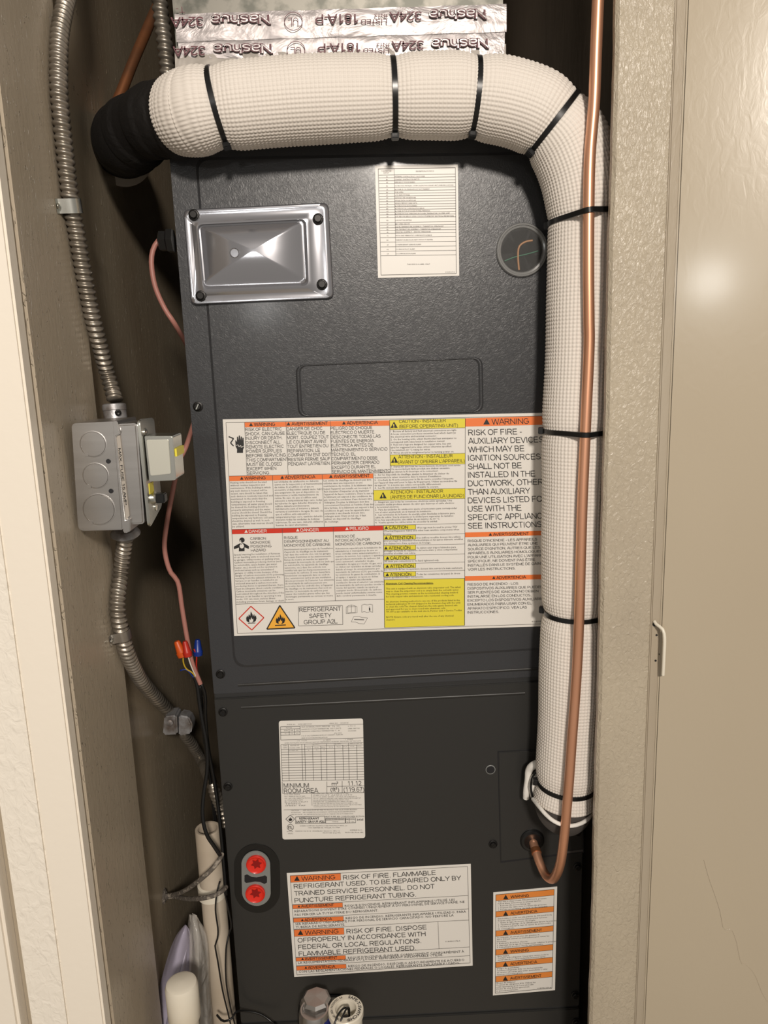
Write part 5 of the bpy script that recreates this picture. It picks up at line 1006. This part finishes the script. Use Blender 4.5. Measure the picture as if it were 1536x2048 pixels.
# ------------------------------------------------------------------ plastic bag with folded sheet
def sheet(name, rows_, m, parent, nu=10, thick=.0006, amp=.002):
    V, F = [], []
    pts = [resample([P(*a), P(*b), P(*c_)], n=nu)[0] for a, b, c_ in rows_]; n = nu
    for r_ in pts:
        for p in r_: V.append(p+rng.normal(0, amp*.35, 3))
    for i in range(len(pts)-1):
        for j in range(n-1): F.append((i*n+j, i*n+j+1, (i+1)*n+j+1, (i+1)*n+j))
    o = mk(name, V, F, m, parent, smooth=True); s_ = o.modifiers.new('thick', 'SOLIDIFY'); s_.thickness = thick; ss = o.modifiers.new('sub', 'SUBSURF'); ss.levels = ss.render_levels = 2; return o
BG = thing('plastic_bag', 'clear crumpled plastic bag holding a lavender folded sheet', 'bag', P(360, 2100, -.02))
sheet('lavender_sheet', [((371, 1849, .0), (372, 1850, -.002), (374, 1851, .0)), ((356, 1862, .0), (370, 1862, -.012), (382, 1872, .0)), ((343, 1888, .0), (362, 1885, -.016), (384, 1900, .0)), ((330, 1930, -.01), (352, 1925, -.026), (382, 1930, -.01)), ((316, 1985, -.02), (345, 1980, -.034), (378, 1985, -.016)), ((296, 2060, -.03), (330, 2060, -.044), (372, 2060, -.02)), ((270, 2150, -.04), (310, 2150, -.054), (365, 2150, -.03))], 'lavender', BG, amp=.0015)
sheet('lavender_fold', [((374, 1858, .004), (376, 1860, -.002), (379, 1866, .004)), ((366, 1900, .0), (374, 1896, -.010), (380, 1905, .002)), ((352, 1945, -.018), (362, 1940, -.028), (376, 1946, -.012)), ((338, 2000, -.03), (350, 1998, -.040), (366, 2000, -.02)), ((320, 2080, -.04), (334, 2080, -.05), (350, 2080, -.03))], 'lavender', BG, amp=.001)
sheet('bag_film', [((379, 1828, .01), (385, 1830, .004), (392, 1832, .01)), ((376, 1850, .008), (388, 1846, -.006), (402, 1846, .01)), ((378, 1885, .0), (396, 1880, -.016), (415, 1864, .006)), ((374, 1920, -.008), (398, 1915, -.024), (417, 1905, .002)), ((370, 1975, -.014), (398, 1970, -.034), (420, 1970, -.002)), ((366, 2040, -.02), (400, 2040, -.042), (424, 2040, -.008)), ((360, 2140, -.03), (400, 2140, -.05), (430, 2140, -.016))], 'bag', BG, nu=14, amp=.004)

# ------------------------------------------------------------------ drain fittings at the bottom
o = P(691.5, 2017, -.062)
SW = thing('float_switch', 'white round drain float switch with black lettering on its rim', 'switch', (o[0], o[1], o[2]-.07))
r_ = .0212
lathe('switch_body', (o[0], o[1], o[2]-.070), (0, 0, 1), [(r_-.002, 0), (r_-.002, .060), (r_, .062), (r_, .0688), (r_-.001, .070), (.0128, .070), (.0122, .0685), (.0120, .052), (.0001, .050)], 'pvc', SW, seg=48)
lathe('float_stem', (o[0], o[1], o[2]-.020), (0, 0, 1), [(.0052, 0), (.0052, .006), (.003, .009), (.0001, .0095)], 'black', SW, seg=16)
tx = MB()
def arc(s, a_start, a_end, rad, cap_, fin=True):
    V, F = glyphs(s, bold=True); x0_, x1_ = V[:, 0].min(), V[:, 0].max()
    for v in [0]:
        u = (V[:, 0]-x0_)/(x1_-x0_); A_ = math.radians(a_start)+u*math.radians(a_end-a_start); R_ = rad+(V[:, 1]/CAPH-.5)*cap_
        tx.add([(o[0]+r2*math.cos(a2), o[1]+r2*math.sin(a2), o[2]+.0002) for a2, r2 in zip(A_, R_)], F)
arc('SAFE-T-SWITCH®', 80, -85, .0170, .0040); arc('18 AWG  600V  PATENTED  SA', -115, -255, .0170, .0026)
tx.build('rim_lettering', 'ink', SW)
for k_, dx in enumerate((-.003, .003)):
    tube('lead_wire', [(o[0]+.004, o[1], o[2]-.014), (o[0]+.003+dx*.3, o[1]-.002, o[2]+.003), (o[0]-.004+dx, o[1]-.010, o[2]+.005), (o[0]-.012+dx, o[1]-.022, o[2]-.008), (o[0]-.014+dx, o[1]-.028, o[2]-.04)], .0011, 'black', SW, step=.003, seg=8)
o = P(629, 2020, -.055)
FTG = thing('drain_fitting', 'grey metal hexagonal drain fitting marked with blue primer', 'fitting', (o[0], o[1], o[2]-.06))
lathe('fitting_body', (o[0], o[1], o[2]-.06), (0, 0, 1), [(.014, 0), (.014, .030), (.0185, .034), (.0195, .040), (.0195, .056), (.0170, .062), (.0150, .062), (.0135, .056), (.0001, .055)], 'galv', FTG, seg=36)
lathe('hex_collar', (o[0]+.001, o[1]+.016, o[2]-.030), (0, 0, 1), [(.0190, 0), (.0205, .003), (.0205, .024), (.0185, .030), (.0150, .033), (.0001, .034)], 'galv', FTG, seg=8, smooth=False)
fixn(mk('primer_smear', [(o[0]+.0196*math.cos(a), o[1]+.0196*math.sin(a), o[2]-.004-h*.018) for a in np.linspace(-.9, -.3, 6) for h in (0, 1)], [(i*2, i*2+1, i*2+3, i*2+2) for i in range(5)], 'blue_glue', FTG))
pl = [(600, 2012), (604, 2002), (618, 1996), (672, 1992), (690, 2000), (690, 2060), (598, 2060)]
plate('drain_recess', pl, -.0006, .001, 'gray_plastic', AH)
tube('recess_gasket', [P(x, y, -.001) for x, y in [(598, 2060), (599, 2020), (604, 2003), (618, 1996), (672, 1992), (688, 1996), (694, 2010)]], .0016, 'black', AH, step=.004, seg=8)
for o_ in list(bpy.data.objects):
    if o_.name.startswith('tmp'): bpy.data.objects.remove(o_)
    elif o_.name.split('.')[0] in ('printed_text', 'fine_print', 'white_print', 'yellow_mark', 'tape_print', 'rim_lettering', 'stamped_text', 'amber_triangle'): o_['kind'] = 'stuff'
